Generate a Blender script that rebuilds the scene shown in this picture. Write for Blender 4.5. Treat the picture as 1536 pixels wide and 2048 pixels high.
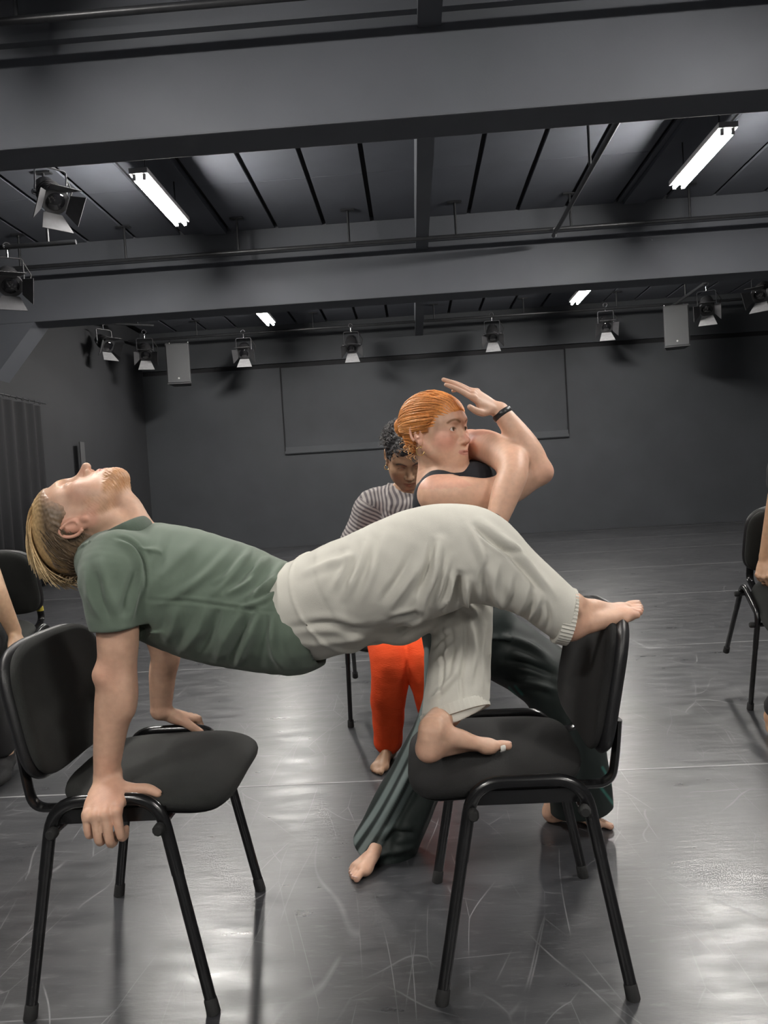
import bpy, bmesh, math, random
import numpy as np
from mathutils import Vector, Matrix

for o in list(bpy.data.objects):
    bpy.data.objects.remove(o, do_unlink=True)
SC = bpy.context.scene
COL = SC.collection
random.seed(7)
RNG = np.random.default_rng(7)

# ------------------------------------------------------------------ camera
FOC = 1540.0                     # focal length in pixels of the 1536 x 2048 frame
EYE = np.array([0.0, 0.0, 1.10])
_y = np.array([60 / FOC, -56 / FOC, 1.0]); _y /= np.linalg.norm(_y)
_x = np.array([1, -0.060, 0.0]); _x -= _x.dot(_y) * _y; _x /= np.linalg.norm(_x)
_z = np.cross(_x, _y)
CAMM = np.stack([_x, _y, _z], 1)   # world -> camera (right, down, forward)
cam = bpy.data.cameras.new('camera')
cam.sensor_fit = 'VERTICAL'; cam.sensor_height = 32.0; cam.lens = FOC / 2048 * 32.0
cam.clip_start = 0.05; cam.clip_end = 100
cam_o = bpy.data.objects.new('camera', cam); COL.objects.link(cam_o)
_r, _d, _f = CAMM[0], CAMM[1], CAMM[2]
cam_o.matrix_world = Matrix(((_r[0], -_d[0], -_f[0], EYE[0]), (_r[1], -_d[1], -_f[1], EYE[1]),
                             (_r[2], -_d[2], -_f[2], EYE[2]), (0, 0, 0, 1)))
SC.camera = cam_o

# ------------------------------------------------------------------ world, exposure
wd = bpy.data.worlds.new('world'); SC.world = wd; wd.use_nodes = True
wd.node_tree.nodes['Background'].inputs[0].default_value = (0.5, 0.55, 0.65, 1)
wd.node_tree.nodes['Background'].inputs[1].default_value = 0.02
SC.view_settings.view_transform = 'Standard'; SC.view_settings.look = 'None'
SC.view_settings.gamma = 1; SC.view_settings.use_curve_mapping = False
SC.view_settings.exposure = 0.0
TUBE_POWER = 430.0

def at(px, py, Y):
    """world point seen at a pixel of the photograph, at depth Y into the room"""
    r = CAMM.T @ np.array([(px - 768) / FOC, (py - 1024) / FOC, 1.0])
    return EYE + r * (Y / r[1])
def atz(px, py, Z=0.0):
    r = CAMM.T @ np.array([(px - 768) / FOC, (py - 1024) / FOC, 1.0])
    return EYE + r * ((Z - EYE[2]) / r[2])
def proj(P):
    c = (np.asarray(P, float) - EYE) @ CAMM.T
    return np.stack([768 + FOC * c[..., 0] / c[..., 2], 1024 + FOC * c[..., 1] / c[..., 2]], -1)
def nrm(v):
    v = np.asarray(v, float); return v / (np.linalg.norm(v) + 1e-12)

# ------------------------------------------------------------------ materials
def material(name, col, rough=0.6, metal=0.0, spec=0.5, bump=0.0, bscale=400, var=0.0, vscale=6, attr=None,
             coat=0.0, sss=0.0, sheen=0.0, stretch=None, emit=None):
    m = bpy.data.materials.new(name); m.use_nodes = True
    nt = m.node_tree; b = nt.nodes['Principled BSDF']; L = nt.links
    b.inputs['Base Color'].default_value = (*col, 1); b.inputs['Roughness'].default_value = rough
    b.inputs['Metallic'].default_value = metal; b.inputs['Specular IOR Level'].default_value = spec
    b.inputs['Coat Weight'].default_value = coat; b.inputs['Coat Roughness'].default_value = 0.2
    b.inputs['Sheen Weight'].default_value = sheen
    if sss:
        b.inputs['Subsurface Weight'].default_value = sss
        b.inputs['Subsurface Radius'].default_value = (1.0, 0.35, 0.2); b.inputs['Subsurface Scale'].default_value = 0.006
    tc = nt.nodes.new('ShaderNodeTexCoord'); src = tc.outputs['Object']
    if stretch:
        mp = nt.nodes.new('ShaderNodeMapping'); mp.inputs['Scale'].default_value = stretch
        L.new(src, mp.inputs[0]); src = mp.outputs[0]
    csock = None
    if attr:
        a = nt.nodes.new('ShaderNodeAttribute'); a.attribute_name = attr; csock = a.outputs['Color']
    if var:
        n = nt.nodes.new('ShaderNodeTexNoise'); n.inputs['Scale'].default_value = vscale; n.inputs['Detail'].default_value = 5
        L.new(src, n.inputs['Vector'])
        mr = nt.nodes.new('ShaderNodeMapRange'); mr.inputs['From Min'].default_value = 0.3; mr.inputs['From Max'].default_value = 0.7
        mr.inputs['To Min'].default_value = 1 - var; mr.inputs['To Max'].default_value = 1 + var
        L.new(n.outputs[0], mr.inputs[0])
        mx = nt.nodes.new('ShaderNodeMix'); mx.data_type = 'RGBA'; mx.blend_type = 'MULTIPLY'; mx.inputs[0].default_value = 1
        if csock: L.new(csock, mx.inputs[6])
        else: mx.inputs[6].default_value = (*col, 1)
        L.new(mr.outputs[0], mx.inputs[7]); csock = mx.outputs[2]
    if csock: L.new(csock, b.inputs['Base Color'])
    if bump:
        n = nt.nodes.new('ShaderNodeTexNoise'); n.inputs['Scale'].default_value = bscale; n.inputs['Detail'].default_value = 3
        L.new(src, n.inputs['Vector'])
        bp = nt.nodes.new('ShaderNodeBump'); bp.inputs['Strength'].default_value = bump; bp.inputs['Distance'].default_value = 0.002
        L.new(n.outputs[0], bp.inputs['Height']); L.new(bp.outputs[0], b.inputs['Normal'])
    if emit:
        b.inputs['Emission Color'].default_value = (*emit[0], 1); b.inputs['Emission Strength'].default_value = emit[1]
    return m

M = {}
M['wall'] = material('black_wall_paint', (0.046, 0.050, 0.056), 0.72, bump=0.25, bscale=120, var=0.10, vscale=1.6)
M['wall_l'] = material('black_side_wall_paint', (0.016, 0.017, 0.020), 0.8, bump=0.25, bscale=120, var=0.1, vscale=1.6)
M['ceil'] = material('black_ceiling_board', (0.084, 0.090, 0.108), 0.75, bump=0.2, bscale=160, var=0.08, vscale=2)  # base colour lifted and blued to paint in the haze under the ceiling
M['beam'] = material('black_beam_paint', (0.090, 0.096, 0.110), 0.7, bump=0.25, bscale=90, var=0.10, vscale=1.2)  # same bluish haze worked into the beam colour
M['void'] = material('matt_black', (0.012, 0.012, 0.014), 0.9)
M['pipe'] = material('black_steel_pipe', (0.03, 0.031, 0.034), 0.38, metal=0.3, var=0.2, vscale=12)
M['metal'] = material('black_powder_coated_steel', (0.007, 0.007, 0.0075), 0.24, spec=0.6, var=0.25, vscale=40)
M['chrome'] = material('bright_steel', (0.6, 0.6, 0.62), 0.25, metal=1.0)
M['fabric'] = material('charcoal_chair_fabric', (0.019, 0.020, 0.0185), 0.9, spec=0.3, bump=0.7, bscale=900, var=0.28, vscale=9, sheen=0.04)
M['fabric2'] = material('worn_black_chair_fabric', (0.0115, 0.0113, 0.0113), 0.85, spec=0.3, bump=0.7, bscale=900, var=0.32, vscale=9, sheen=0.03)
M['plastic'] = material('black_plastic', (0.011, 0.011, 0.012), 0.42, bump=0.3, bscale=500)
M['rubber'] = material('rubber', (0.011, 0.011, 0.011), 0.8)
M['flap'] = material('grey_barn_door_metal', (0.30, 0.30, 0.31), 0.5, metal=0.1, var=0.15, vscale=20)  # grey metal, paled with painted tube light for the lower doors
M['darkflap'] = material('black_barn_door_metal', (0.05, 0.05, 0.054), 0.5, metal=0.1, var=0.15, vscale=20)
M['lampbody'] = material('black_lamp_housing', (0.022, 0.022, 0.024), 0.45, var=0.2, vscale=20)
M['speaker'] = material('dark_grey_speaker', (0.055, 0.056, 0.06), 0.6, bump=0.3, bscale=250)
M['grille'] = material('speaker_grille', (0.075, 0.077, 0.082), 0.55, bump=1.0, bscale=900)
M['badge'] = material('pale_badge', (0.5, 0.5, 0.5), 0.4)
M['housing'] = material('light_grey_batten', (0.28, 0.28, 0.29), 0.5)
M['tube'] = material('lit_fluorescent_tube', (0.9, 0.9, 0.9), 0.4, emit=((1.0, 0.962, 0.905), TUBE_POWER))
M['curtain'] = material('black_velvet_curtain', (0.007, 0.007, 0.009), 0.95)
M['tape'] = material('yellow_tape', (0.55, 0.45, 0.06), 0.6)
M['skin'] = material('skin', (0.6, 0.4, 0.3), 0.48, spec=0.4, attr='Col', var=0.06, vscale=70, bump=0.12, bscale=500, sss=0.12)
M['hair'] = material('hair', (0.3, 0.2, 0.1), 0.45, spec=0.4, attr='Col', var=0.22, vscale=160)
M['shirt'] = material('sage_green_jersey', (0.105, 0.138, 0.106), 0.85, spec=0.2, bump=0.35, bscale=1100, var=0.06, vscale=9, sheen=0.2)
M['collar'] = material('green_rib_knit', (0.085, 0.113, 0.088), 0.85, spec=0.2, bump=0.6, bscale=700, sheen=0.2)
M['linen'] = material('off_white_cotton', (0.56, 0.545, 0.49), 0.9, spec=0.2, bump=0.4, bscale=900, var=0.05, vscale=7)
M['stitch'] = material('gathered_cotton_seam', (0.55, 0.53, 0.47), 0.9, bump=1.0, bscale=300)
M['tank'] = material('navy_black_cotton', (0.016, 0.018, 0.024), 0.85, bump=0.3, bscale=900)
M['track'] = material('dark_green_black_satin', (0.012, 0.018, 0.017), 0.5, spec=0.5, bump=0.2, bscale=900)
M['stripe'] = material('grey_green_side_stripe', (0.15, 0.19, 0.18), 0.55, bump=0.3, bscale=800)
M['orange'] = material('orange_red_seersucker', (0.72, 0.075, 0.018), 0.85, spec=0.2, bump=0.9, bscale=260, stretch=(0.25, 0.25, 1.6), var=0.08, vscale=14)
M['blackpants'] = material('black_cotton', (0.014, 0.014, 0.015), 0.85, bump=0.3, bscale=800)
M['gold'] = material('gold', (0.85, 0.62, 0.25), 0.25, metal=1.0)
M['silver'] = material('silver', (0.8, 0.8, 0.82), 0.2, metal=1.0)
M['watch'] = material('black_watch_rubber', (0.012, 0.012, 0.013), 0.4)
M['glass'] = material('black_watch_glass', (0.005, 0.005, 0.006), 0.06, spec=0.8)
M['plaster'] = material('white_toe_tape', (0.75, 0.73, 0.68), 0.8, bump=0.5, bscale=400)
M['nail'] = material('toe_nail', (0.62, 0.40, 0.34), 0.3)
M['paleboard'] = material('dull_grey_strip', (0.06, 0.06, 0.063), 0.6)
def eye_mat():
    m = bpy.data.materials.new('eye'); m.use_nodes = True; nt = m.node_tree; b = nt.nodes['Principled BSDF']
    tc = nt.nodes.new('ShaderNodeTexCoord'); sp = nt.nodes.new('ShaderNodeSeparateXYZ'); nt.links.new(tc.outputs['Object'], sp.inputs[0])
    cr = nt.nodes.new('ShaderNodeValToRGB'); cr.color_ramp.interpolation = 'LINEAR'
    e = cr.color_ramp.elements
    e[0].position = 0.80; e[0].color = (0.62, 0.56, 0.53, 1)
    e[1].position = 0.99; e[1].color = (0.006, 0.005, 0.005, 1)
    n = e.new(0.84); n.color = (0.10, 0.06, 0.035, 1)
    n = e.new(0.955); n.color = (0.16, 0.09, 0.05, 1)
    n = e.new(0.965); n.color = (0.006, 0.005, 0.005, 1)
    mm = nt.nodes.new('ShaderNodeMath'); mm.operation = 'DIVIDE'; mm.inputs[1].default_value = 0.0122
    nt.links.new(sp.outputs[2], mm.inputs[0]); nt.links.new(mm.outputs[0], cr.inputs[0]); nt.links.new(cr.outputs[0], b.inputs['Base Color'])
    b.inputs['Roughness'].default_value = 0.08
    return m
M['eye'] = eye_mat()
def striped_mat():
    m = bpy.data.materials.new('grey_striped_cotton'); m.use_nodes = True; nt = m.node_tree; b = nt.nodes['Principled BSDF']; L = nt.links
    a = nt.nodes.new('ShaderNodeAttribute'); a.attribute_name = 'Stripe'
    mm = nt.nodes.new('ShaderNodeMath'); mm.operation = 'MULTIPLY'; mm.inputs[1].default_value = 6.2832 / 0.017
    sn = nt.nodes.new('ShaderNodeMath'); sn.operation = 'SINE'
    L.new(a.outputs['Fac'], mm.inputs[0]); L.new(mm.outputs[0], sn.inputs[0])
    cr = nt.nodes.new('ShaderNodeValToRGB'); cr.color_ramp.elements[0].position = 0.30; cr.color_ramp.elements[1].position = 0.62
    cr.color_ramp.elements[0].color = (0.13, 0.115, 0.125, 1); cr.color_ramp.elements[1].color = (0.40, 0.365, 0.35, 1)
    mr = nt.nodes.new('ShaderNodeMapRange'); mr.inputs[1].default_value = -1
    L.new(sn.outputs[0], mr.inputs[0]); L.new(mr.outputs[0], cr.inputs[0]); L.new(cr.outputs[0], b.inputs['Base Color'])
    b.inputs['Roughness'].default_value = 0.9
    return m
M['striped'] = striped_mat()
def floor_mat():
    m = bpy.data.materials.new('scuffed_grey_vinyl'); m.use_nodes = True; nt = m.node_tree; b = nt.nodes['Principled BSDF']; L = nt.links
    N = nt.nodes.new
    geo = N('ShaderNodeNewGeometry')
    def noise(scale, vec, det=4, rough=0.55):
        n = N('ShaderNodeTexNoise'); n.inputs['Scale'].default_value = scale; n.inputs['Detail'].default_value = det
        n.inputs['Roughness'].default_value = rough; L.new(vec, n.inputs['Vector']); return n.outputs[0]
    def mapping(rot, sc, loc=(0, 0, 0)):
        mp = N('ShaderNodeMapping'); mp.inputs['Rotation'].default_value = (0, 0, rot); mp.inputs['Scale'].default_value = sc
        mp.inputs['Location'].default_value = loc; L.new(geo.outputs['Position'], mp.inputs[0]); return mp.outputs[0]
    def ramp(v, a, bb, lo=0.0, hi=1.0):
        r = N('ShaderNodeMapRange'); r.inputs[1].default_value = a; r.inputs[2].default_value = bb
        r.inputs[3].default_value = lo; r.inputs[4].default_value = hi; L.new(v, r.inputs[0]); return r.outputs[0]
    def math_(op, a, bv):
        q = N('ShaderNodeMath'); q.operation = op
        for i, x in enumerate((a, bv)):
            if isinstance(x, (int, float)): q.inputs[i].default_value = x
            else: L.new(x, q.inputs[i])
        return q.outputs[0]
    tot = None
    # thin scratches: distorted voronoi cell edges, gated so that only fragments remain
    for i, (rot, sx, sy, sc, th, gain) in enumerate(((0.3, 1, .30, 2.3, .0028, .55), (1.25, 1, .30, 2.0, .0022, .45), (-0.5, 1, .35, 3.1, .0032, .5), (0.9, 1, .4, 4.6, .005, .35), (2.2, 1, .22, 2.9, .0030, .5), (1.75, 1, .3, 6.0, .006, .30), (0.05, .35, 1, 4.0, .005, .35))):
        vec = mapping(rot, (sx, sy, 1), (i * 3.7, i * 1.3, 0))
        dn = N('ShaderNodeTexNoise'); dn.inputs['Scale'].default_value = 1.6; L.new(vec, dn.inputs['Vector'])
        mx = N('ShaderNodeMix'); mx.data_type = 'VECTOR'; mx.inputs[0].default_value = 0.22
        L.new(vec, mx.inputs[4]); L.new(dn.outputs['Color'], mx.inputs[5])
        vo = N('ShaderNodeTexVoronoi'); vo.feature = 'DISTANCE_TO_EDGE'; vo.inputs['Scale'].default_value = sc; L.new(mx.outputs[1], vo.inputs['Vector'])
        line = ramp(vo.outputs['Distance'], th, 0.0)
        gate = ramp(noise(2.7, mapping(rot + 1, (1, 1, 1), (i * 9.1, 0, 0)), 2), 0.50, 0.60)
        s = math_('MULTIPLY', math_('MULTIPLY', line, gate), gain)
        tot = s if tot is None else math_('MAXIMUM', tot, s)
    # short sideways brush marks, as on trodden dance vinyl
    br = ramp(noise(14, mapping(0.06, (0.7, 3.6, 1)), 6, 0.7), 0.56, 0.80, 0, 0.30)
    tot = math_('MAXIMUM', tot, br)
    wear = noise(0.9, mapping(0, (1, 1, 1)), 5)
    basec = N('ShaderNodeValToRGB'); basec.color_ramp.elements[0].position = 0.3; basec.color_ramp.elements[1].position = 0.75
    basec.color_ramp.elements[0].color = (0.026, 0.027, 0.030, 1); basec.color_ramp.elements[1].color = (0.048, 0.049, 0.053, 1)
    L.new(wear, basec.inputs[0])
    mix = N('ShaderNodeMix'); mix.data_type = 'RGBA'; L.new(tot, mix.inputs[0]); L.new(basec.outputs[0], mix.inputs[6]); mix.inputs[7].default_value = (0.30, 0.30, 0.31, 1)
    L.new(mix.outputs[2], b.inputs['Base Color'])
    rg = math_('ADD', ramp(noise(5, mapping(0, (1, 3, 1)), 5), 0.3, 0.7, 0.27, 0.39), math_('MULTIPLY', tot, 0.18))
    L.new(rg, b.inputs['Roughness']); b.inputs['Specular IOR Level'].default_value = 0.8
    bp = N('ShaderNodeBump'); bp.inputs['Strength'].default_value = 0.18; bp.inputs['Distance'].default_value = 0.004
    L.new(noise(22, mapping(0.05, (0.6, 2.2, 1)), 4), bp.inputs['Height']); L.new(bp.outputs[0], b.inputs['Normal'])
    return m
M['floor'] = floor_mat()
M['seam'] = material('pale_seam_tape', (0.20, 0.20, 0.205), 0.35, var=0.3, vscale=5)

# ------------------------------------------------------------------ mesh helpers
def link(name, me, mat, parent=None):
    o = bpy.data.objects.new(name, me); COL.objects.link(o)
    if mat is not None and not me.materials: me.materials.append(mat)
    if parent is not None:
        o.parent = parent
    return o
def tag(o, label=None, cat=None, group=None, kind=None):
    if label: o['label'] = label
    if cat: o['category'] = cat
    if group: o['group'] = group
    if kind: o['kind'] = kind
    return o
def empty(name, loc, label=None, cat=None, group=None, rz=0.0):
    o = bpy.data.objects.new(name, None); COL.objects.link(o); o.location = loc; o.rotation_euler = (0, 0, rz)
    o.empty_display_size = 0.1
    return tag(o, label, cat, group)
class MB:
    """collects faces of one mesh"""
    def __init__(s): s.v = []; s.f = []
    def add(s, v, f):
        n = len(s.v); s.v += [tuple(map(float, p)) for p in v]; s.f += [tuple(i + n for i in q) for q in f]; return s
    def box(s, c, d, rot=None, bev=0.0):
        c = np.array(c, float); h = np.array(d, float) / 2
        R = np.eye(3) if rot is None else np.array(rot)
        if bev <= 0:
            P = [c + R @ (h * np.array(q)) for q in ((-1, -1, -1), (1, -1, -1), (1, 1, -1), (-1, 1, -1), (-1, -1, 1), (1, -1, 1), (1, 1, 1), (-1, 1, 1))]
            return s.add(P, [(3, 2, 1, 0), (4, 5, 6, 7), (0, 1, 5, 4), (1, 2, 6, 5), (2, 3, 7, 6), (3, 0, 4, 7)])
        bm = bmesh.new(); bmesh.ops.create_cube(bm, size=1.0)
        for v in bm.verts: v.co = Vector([v.co[i] * 2 * h[i] for i in range(3)])
        bmesh.ops.bevel(bm, geom=bm.edges[:], offset=bev, segments=2, profile=0.6, affect='EDGES')
        bm.verts.index_update()
        V = [c + R @ np.array(v.co) for v in bm.verts]; Fc = [tuple(v.index for v in f.verts) for f in bm.faces]; bm.free()
        return s.add(V, Fc)
    def prism(s, poly, a, b):
        """polygon (list of 3d points) extruded by vector from a to b offsets"""
        n = len(poly); P = [np.array(p) + np.array(a) for p in poly] + [np.array(p) + np.array(b) for p in poly]
        return s.add(P, [tuple(range(n))[::-1], tuple(range(n, 2 * n))] + [(i, (i + 1) % n, n + (i + 1) % n, n + i) for i in range(n)])
    def tube(s, pts, r, seg=10, ry=None, up=None, caps=True, closed=False):
        pts = [np.array(p, float) for p in pts]; n = len(pts)
        rs = r if isinstance(r, (list, tuple, np.ndarray)) else [r] * n
        rys = rs if ry is None else (ry if isinstance(ry, (list, tuple)) else [ry] * n)
        U = None; V = []
        for i in range(n):
            a = pts[i - 1] if (i > 0 or closed) else pts[i]; b = pts[(i + 1) % n] if (i < n - 1 or closed) else pts[i]
            w = nrm(b - a)
            ref = np.array(up, float) if up is not None else (U if U is not None else (np.array([0, 0, 1.]) if abs(w[2]) < .9 else np.array([1., 0, 0])))
            u = nrm(ref - ref.dot(w) * w); U = u; v = np.cross(w, u)
            for k in range(seg):
                t = 2 * math.pi * k / seg
                V.append(pts[i] + u * math.cos(t) * rs[i] + v * math.sin(t) * rys[i])
        Fc = []
        for i in range(n if closed else n - 1):
            j = (i + 1) % n
            for k in range(seg):
                l = (k + 1) % seg; Fc.append((i * seg + k, i * seg + l, j * seg + l, j * seg + k))
        if caps and not closed:
            Fc.append(tuple(range(seg))[::-1]); Fc.append(tuple((n - 1) * seg + k for k in range(seg)))
        return s.add(V, Fc)
    def lathe(s, prof, c, ax=(0, 0, 1), seg=16):
        ax = nrm(ax); u = nrm(np.cross(ax, (1, 0, 0) if abs(ax[0]) < .9 else (0, 1, 0))); v = np.cross(ax, u); c = np.array(c, float)
        V = []; Fc = []
        for (r, z) in prof:
            for k in range(seg):
                t = 2 * math.pi * k / seg; V.append(c + ax * z + (u * math.cos(t) + v * math.sin(t)) * r)
        n = len(prof)
        for i in range(n - 1):
            for k in range(seg):
                l = (k + 1) % seg; Fc.append((i * seg + k, i * seg + l, (i + 1) * seg + l, (i + 1) * seg + k))
        Fc.append(tuple(range(seg))[::-1]); Fc.append(tuple((n - 1) * seg + k for k in range(seg)))
        return s.add(V, Fc)
    def mesh(s, name, smooth=False):
        me = bpy.data.meshes.new(name); me.from_pydata(s.v, [], s.f); me.update()
        if smooth:
            me.polygons.foreach_set('use_smooth', [True] * len(me.polygons))
            try: me.set_sharp_from_angle(angle=math.radians(50))
            except Exception: pass
        return me
    def build(s, name, mat, parent=None, smooth=False, origin=None):
        if origin is not None:
            o0 = np.array(origin, float); s.v = [tuple(np.array(p) - o0) for p in s.v]
        o = link(name, s.mesh(name, smooth), mat, parent)
        if origin is not None: o.location = origin
        return o
def fillet(pts, r, n=6):
    pts = [np.array(p, float) for p in pts]; out = [pts[0]]
    for i in range(1, len(pts) - 1):
        a, b, c = pts[i - 1], pts[i], pts[i + 1]
        d1 = nrm(a - b); d2 = nrm(c - b); rr = r[i - 1] if isinstance(r, (list, tuple)) else r
        L = min(rr, 0.49 * np.linalg.norm(a - b), 0.49 * np.linalg.norm(c - b))
        p, q = b + d1 * L, b + d2 * L
        for k in range(n + 1):
            t = k / n; out.append((1 - t) ** 2 * p + 2 * t * (1 - t) * b + t * t * q)
    out.append(pts[-1]); return out
def copy_tree(o, parent=None):
    c = o.copy(); COL.objects.link(c); c.parent = parent
    for ch in o.children: copy_tree(ch, c)
    return c
# ================================================================== the room
XL, XR, YB, YF = -5.3, 7.2, -7.6, 15.3      # left wall, right wall, wall behind the camera, far wall
ZC, ZB = 4.42, 3.45                          # ceiling boards, underside of the cross beams
BEAMS = [(-4.33, -3.95), (0.36, 0.74), (5.04, 5.36), (9.72, 10.12)]
def struct(o): o['kind'] = 'structure'; return o

floor = struct(MB().box(((XL + XR) / 2, (YB + YF) / 2, -0.10), (XR - XL + .4, YF - YB + .4, 0.18)).build('floor', M['void']))
seams = [2.84 + 2.0 * k for k in range(-6, 7)]
edges = [YB] + seams + [YF]
for a, b in zip(edges[:-1], edges[1:]):
    MB().box(((XL + XR) / 2, (a + b) / 2, -0.005), (XR - XL, b - a - .003, 0.01)).build('vinyl_strip', M['floor'], floor)
for y in seams:
    MB().box(((XL + XR) / 2, y, 0.0003), (XR - XL, 0.012, 0.0006)).build('seam_tape', M['seam'], floor)

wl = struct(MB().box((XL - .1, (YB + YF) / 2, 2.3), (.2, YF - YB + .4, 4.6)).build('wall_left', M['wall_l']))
wr = struct(MB().box((XR + .1, (YB + YF) / 2, 2.3), (.2, YF - YB + .4, 4.6)).build('wall_right', M['wall']))
struct(MB().box(((XL + XR) / 2, YB - .1, 2.3), (XR - XL, .2, 4.6)).build('wall_front', M['wall']))
# far wall with a shallow blocked-up opening, a dark groove at beam height
x0, x1 = at(566, 830, YF)[0], at(1134, 790, YF)[0]
zt = at(850, 716, YF)[2]; zb = at(850, 890, YF)[2]
wb = MB()
wb.box(((XL + XR) / 2, YF + .16, 2.3), (XR - XL, .2, 4.6))
wb.box(((XL + x0) / 2, YF + .03, zt / 2), (x0 - XL, .06, zt)); wb.box(((x1 + XR) / 2, YF + .03, zt / 2), (XR - x1, .06, zt))
wb.box(((x0 + x1) / 2, YF + .03, zb / 2), (x1 - x0, .06, zb))
wb.box(((XL + XR) / 2, YF + .03, (zt + .09 + 4.6) / 2), (XR - XL, .06, 4.6 - zt - .09))
wback = struct(wb.build('wall_back', M['wall']))
MB().box(((XL + XR) / 2, YF + .055, zt + .045), (XR - XL, .01, .088)).build('shadow_groove', M['void'], wback)
for x in (x0, x1):
    MB().box((x, YF - .001, (zt + zb) / 2), (.022, .012, zt - zb)).build('joint_strip', M['void'], wback)
MB().box(((x0 + x1) / 2, YF + .054, (zt + zb) / 2), (x1 - x0 - .05, .012, zt - zb - .02)).build('infill_panel', M['wall'], wback)
# chamfered sill under the infill, catching the light of the tubes
MB().prism([(x0, YF - .005, zb - .02), (x0, YF - .03, zb - .02), (x0, YF - .04, zb), (x0, YF + .05, zb + .13)], (0, 0, 0), (x1 - x0, 0, 0)).build('sloped_sill', M['wall'], wback)

ceil = struct(MB().box(((XL + XR) / 2, (YB + YF) / 2, ZC + .14), (XR - XL + .4, YF - YB + .4, 0.2)).build('ceiling', M['void']))
XM = 0.27                                     # line of the long beam
# boards of the ceiling, laid lengthwise with open black joints
bays = [(YB, BEAMS[0][0]), (BEAMS[0][1], BEAMS[1][0]), (BEAMS[1][1], BEAMS[2][0]), (BEAMS[2][1], BEAMS[3][0]), (BEAMS[3][1], YF)]
bw = 0.60
xs = [XM + bw * (k + .5) for k in range(-9, 11)]
me_cache = {}
for bi, (a, b) in enumerate(bays):
    cuts = [a, a + (b - a) * .66, b]
    for c0, c1 in zip(cuts[:-1], cuts[1:]):
        key = round(c1 - c0, 3)
        if key not in me_cache:
            me_cache[key] = MB().box((0, 0, 0), (bw - .05, key - .008, .03)).mesh('ceiling_board')
        for x in xs:
            if x - bw / 2 < XL or x + bw / 2 > XR: continue
            o = link('ceiling_board', me_cache[key], M['ceil'], ceil); o.location = (x, (c0 + c1) / 2, ZC + random.uniform(-.003, .003))
for (a, b) in BEAMS:
    MB().box(((XL + XR) / 2, (a + b) / 2, (ZB + ZC + .05) / 2), (XR - XL, b - a, ZC + .05 - ZB), bev=.012).build('cross_beam', M['beam'], ceil)
for (a, b) in bays:
    MB().box((XM, (a + b) / 2, (4.02 + ZC) / 2), (.15, b - a, ZC - 4.02 + .02)).build('long_beam', M['beam'], ceil)
# sloping knee under each cross beam at the left wall, and columns
for (a, b) in BEAMS:
    xk = at(70, 655, 9.72)[0]
    MB().prism([(xk, a + .01, ZB + .004), (XL, a + .01, ZB - (xk - XL) * 1.15), (XL, a + .01, ZB + .3), (xk, a + .01, ZB + .3)][::-1], (0, 0, 0), (0, b - a - .02, 0)).build('knee_brace', M['beam'], wl)
    # shelf ledge half way up the beam face
    MB().box(((XL + XR) / 2, a - .03, 4.12), (XR - XL, .06, .05)).build('beam_ledge', M['beam'], ceil)

# ------------------------------------------------------------------ fluorescent battens (two bare tubes each)
def batten(x, y, label):
    e = empty('fluorescent_light', (x, y, 3.94), label, 'ceiling light', 'twin tube battens under the ceiling')
    MB().box((0, 0, .085), (.17, 1.30, .05), bev=.006).build('housing', M['housing'], e)
    for s in (-1, 1):
        MB().tube([(s * .045, -.60, .03), (s * .045, .60, .03)], .019, 10).build('tube', M['tube'], e, True)
        for t in (-1, 1):
            MB().box((s * .045, t * .615, .04), (.03, .022, .06), bev=.004).build('lamp_holder', M['housing'], e)
    for t in (-.45, .45):
        MB().tube([(0, t, .10), (0, t, .47)], .008, 6).build('hanger_rod', M['pipe'], e)
    return e
lx, rx = at(328, 420, 7.55)[0], at(1398, 335, 7.55)[0]
batten(lx, 7.50, 'lit twin-tube fluorescent batten, large and bright, upper left of the photo')
batten(rx, 7.50, 'lit twin-tube fluorescent batten, large and bright, upper right of the photo')
batten(at(528, 640, 12.6)[0], 12.6, 'small distant lit fluorescent batten above the left half of the far wall')
batten(at(1165, 590, 12.6)[0], 12.6, 'small distant lit fluorescent batten above the right half of the far wall')
for y in (2.9, -1.8, -6.0):
    for x in (lx, rx):
        batten(x, y, 'lit fluorescent batten overhead in a bay outside the photo, nearer than the first beam')
# trunking strip that carries the battens of the middle bay
for x in (lx, rx):
    MB().box((x, 7.54, 4.375), (.26, 4.2, .05)).build('batten_trunking', M['ceil'], ceil)

# ------------------------------------------------------------------ pipes for stage lights
def pipe(p, q, label, hangers=(), top=ZC - .02):
    p = np.array(p, float); q = np.array(q, float)
    e = empty('lighting_bar', p, label, 'pipe', 'black steel lighting bars')
    MB().tube([p - p, q - p], .024, 12).build('bar', M['pipe'], e, True)
    for t in hangers:
        c = (q - p) * t
        MB().tube([c, c + np.array([0, 0, top - p[2] - c[2]])], .014, 8).build('hanger', M['pipe'], e, True)
        MB().box(c + np.array([0, 0, top - p[2] - c[2] - .01]), (.16, .07, .014)).build('hanger_plate', M['pipe'], e)
    return e
zp = at(740, 485, 9.25)[2]
pipe((XL + .1, 9.25, zp), (XR - .1, 9.25, zp), 'black lighting bar running across in front of the middle beam', [(x + 5.2) / 12.3 for x in (-4.6, -3.3, -1.93, -.6, .67, 2.02, 3.4, 4.8)])
pipe((XL + .1, 4.6, zp), (XR - .1, 4.6, zp), 'black lighting bar before the nearest beam, at the top edge', [(x + 5.2) / 12.3 for x in (-4.6, -2.2, 2.4, 4.8)])
zf = at(703, 652, 14.4)[2]
pipe((XL + .1, 14.4, zf), (XR - .1, 14.4, zf), 'black lighting bar along the top of the far wall', [(x + 5.2) / 12.3 for x in (-3.9, -1.7, .55, 2.2, 3.9)])
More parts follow.
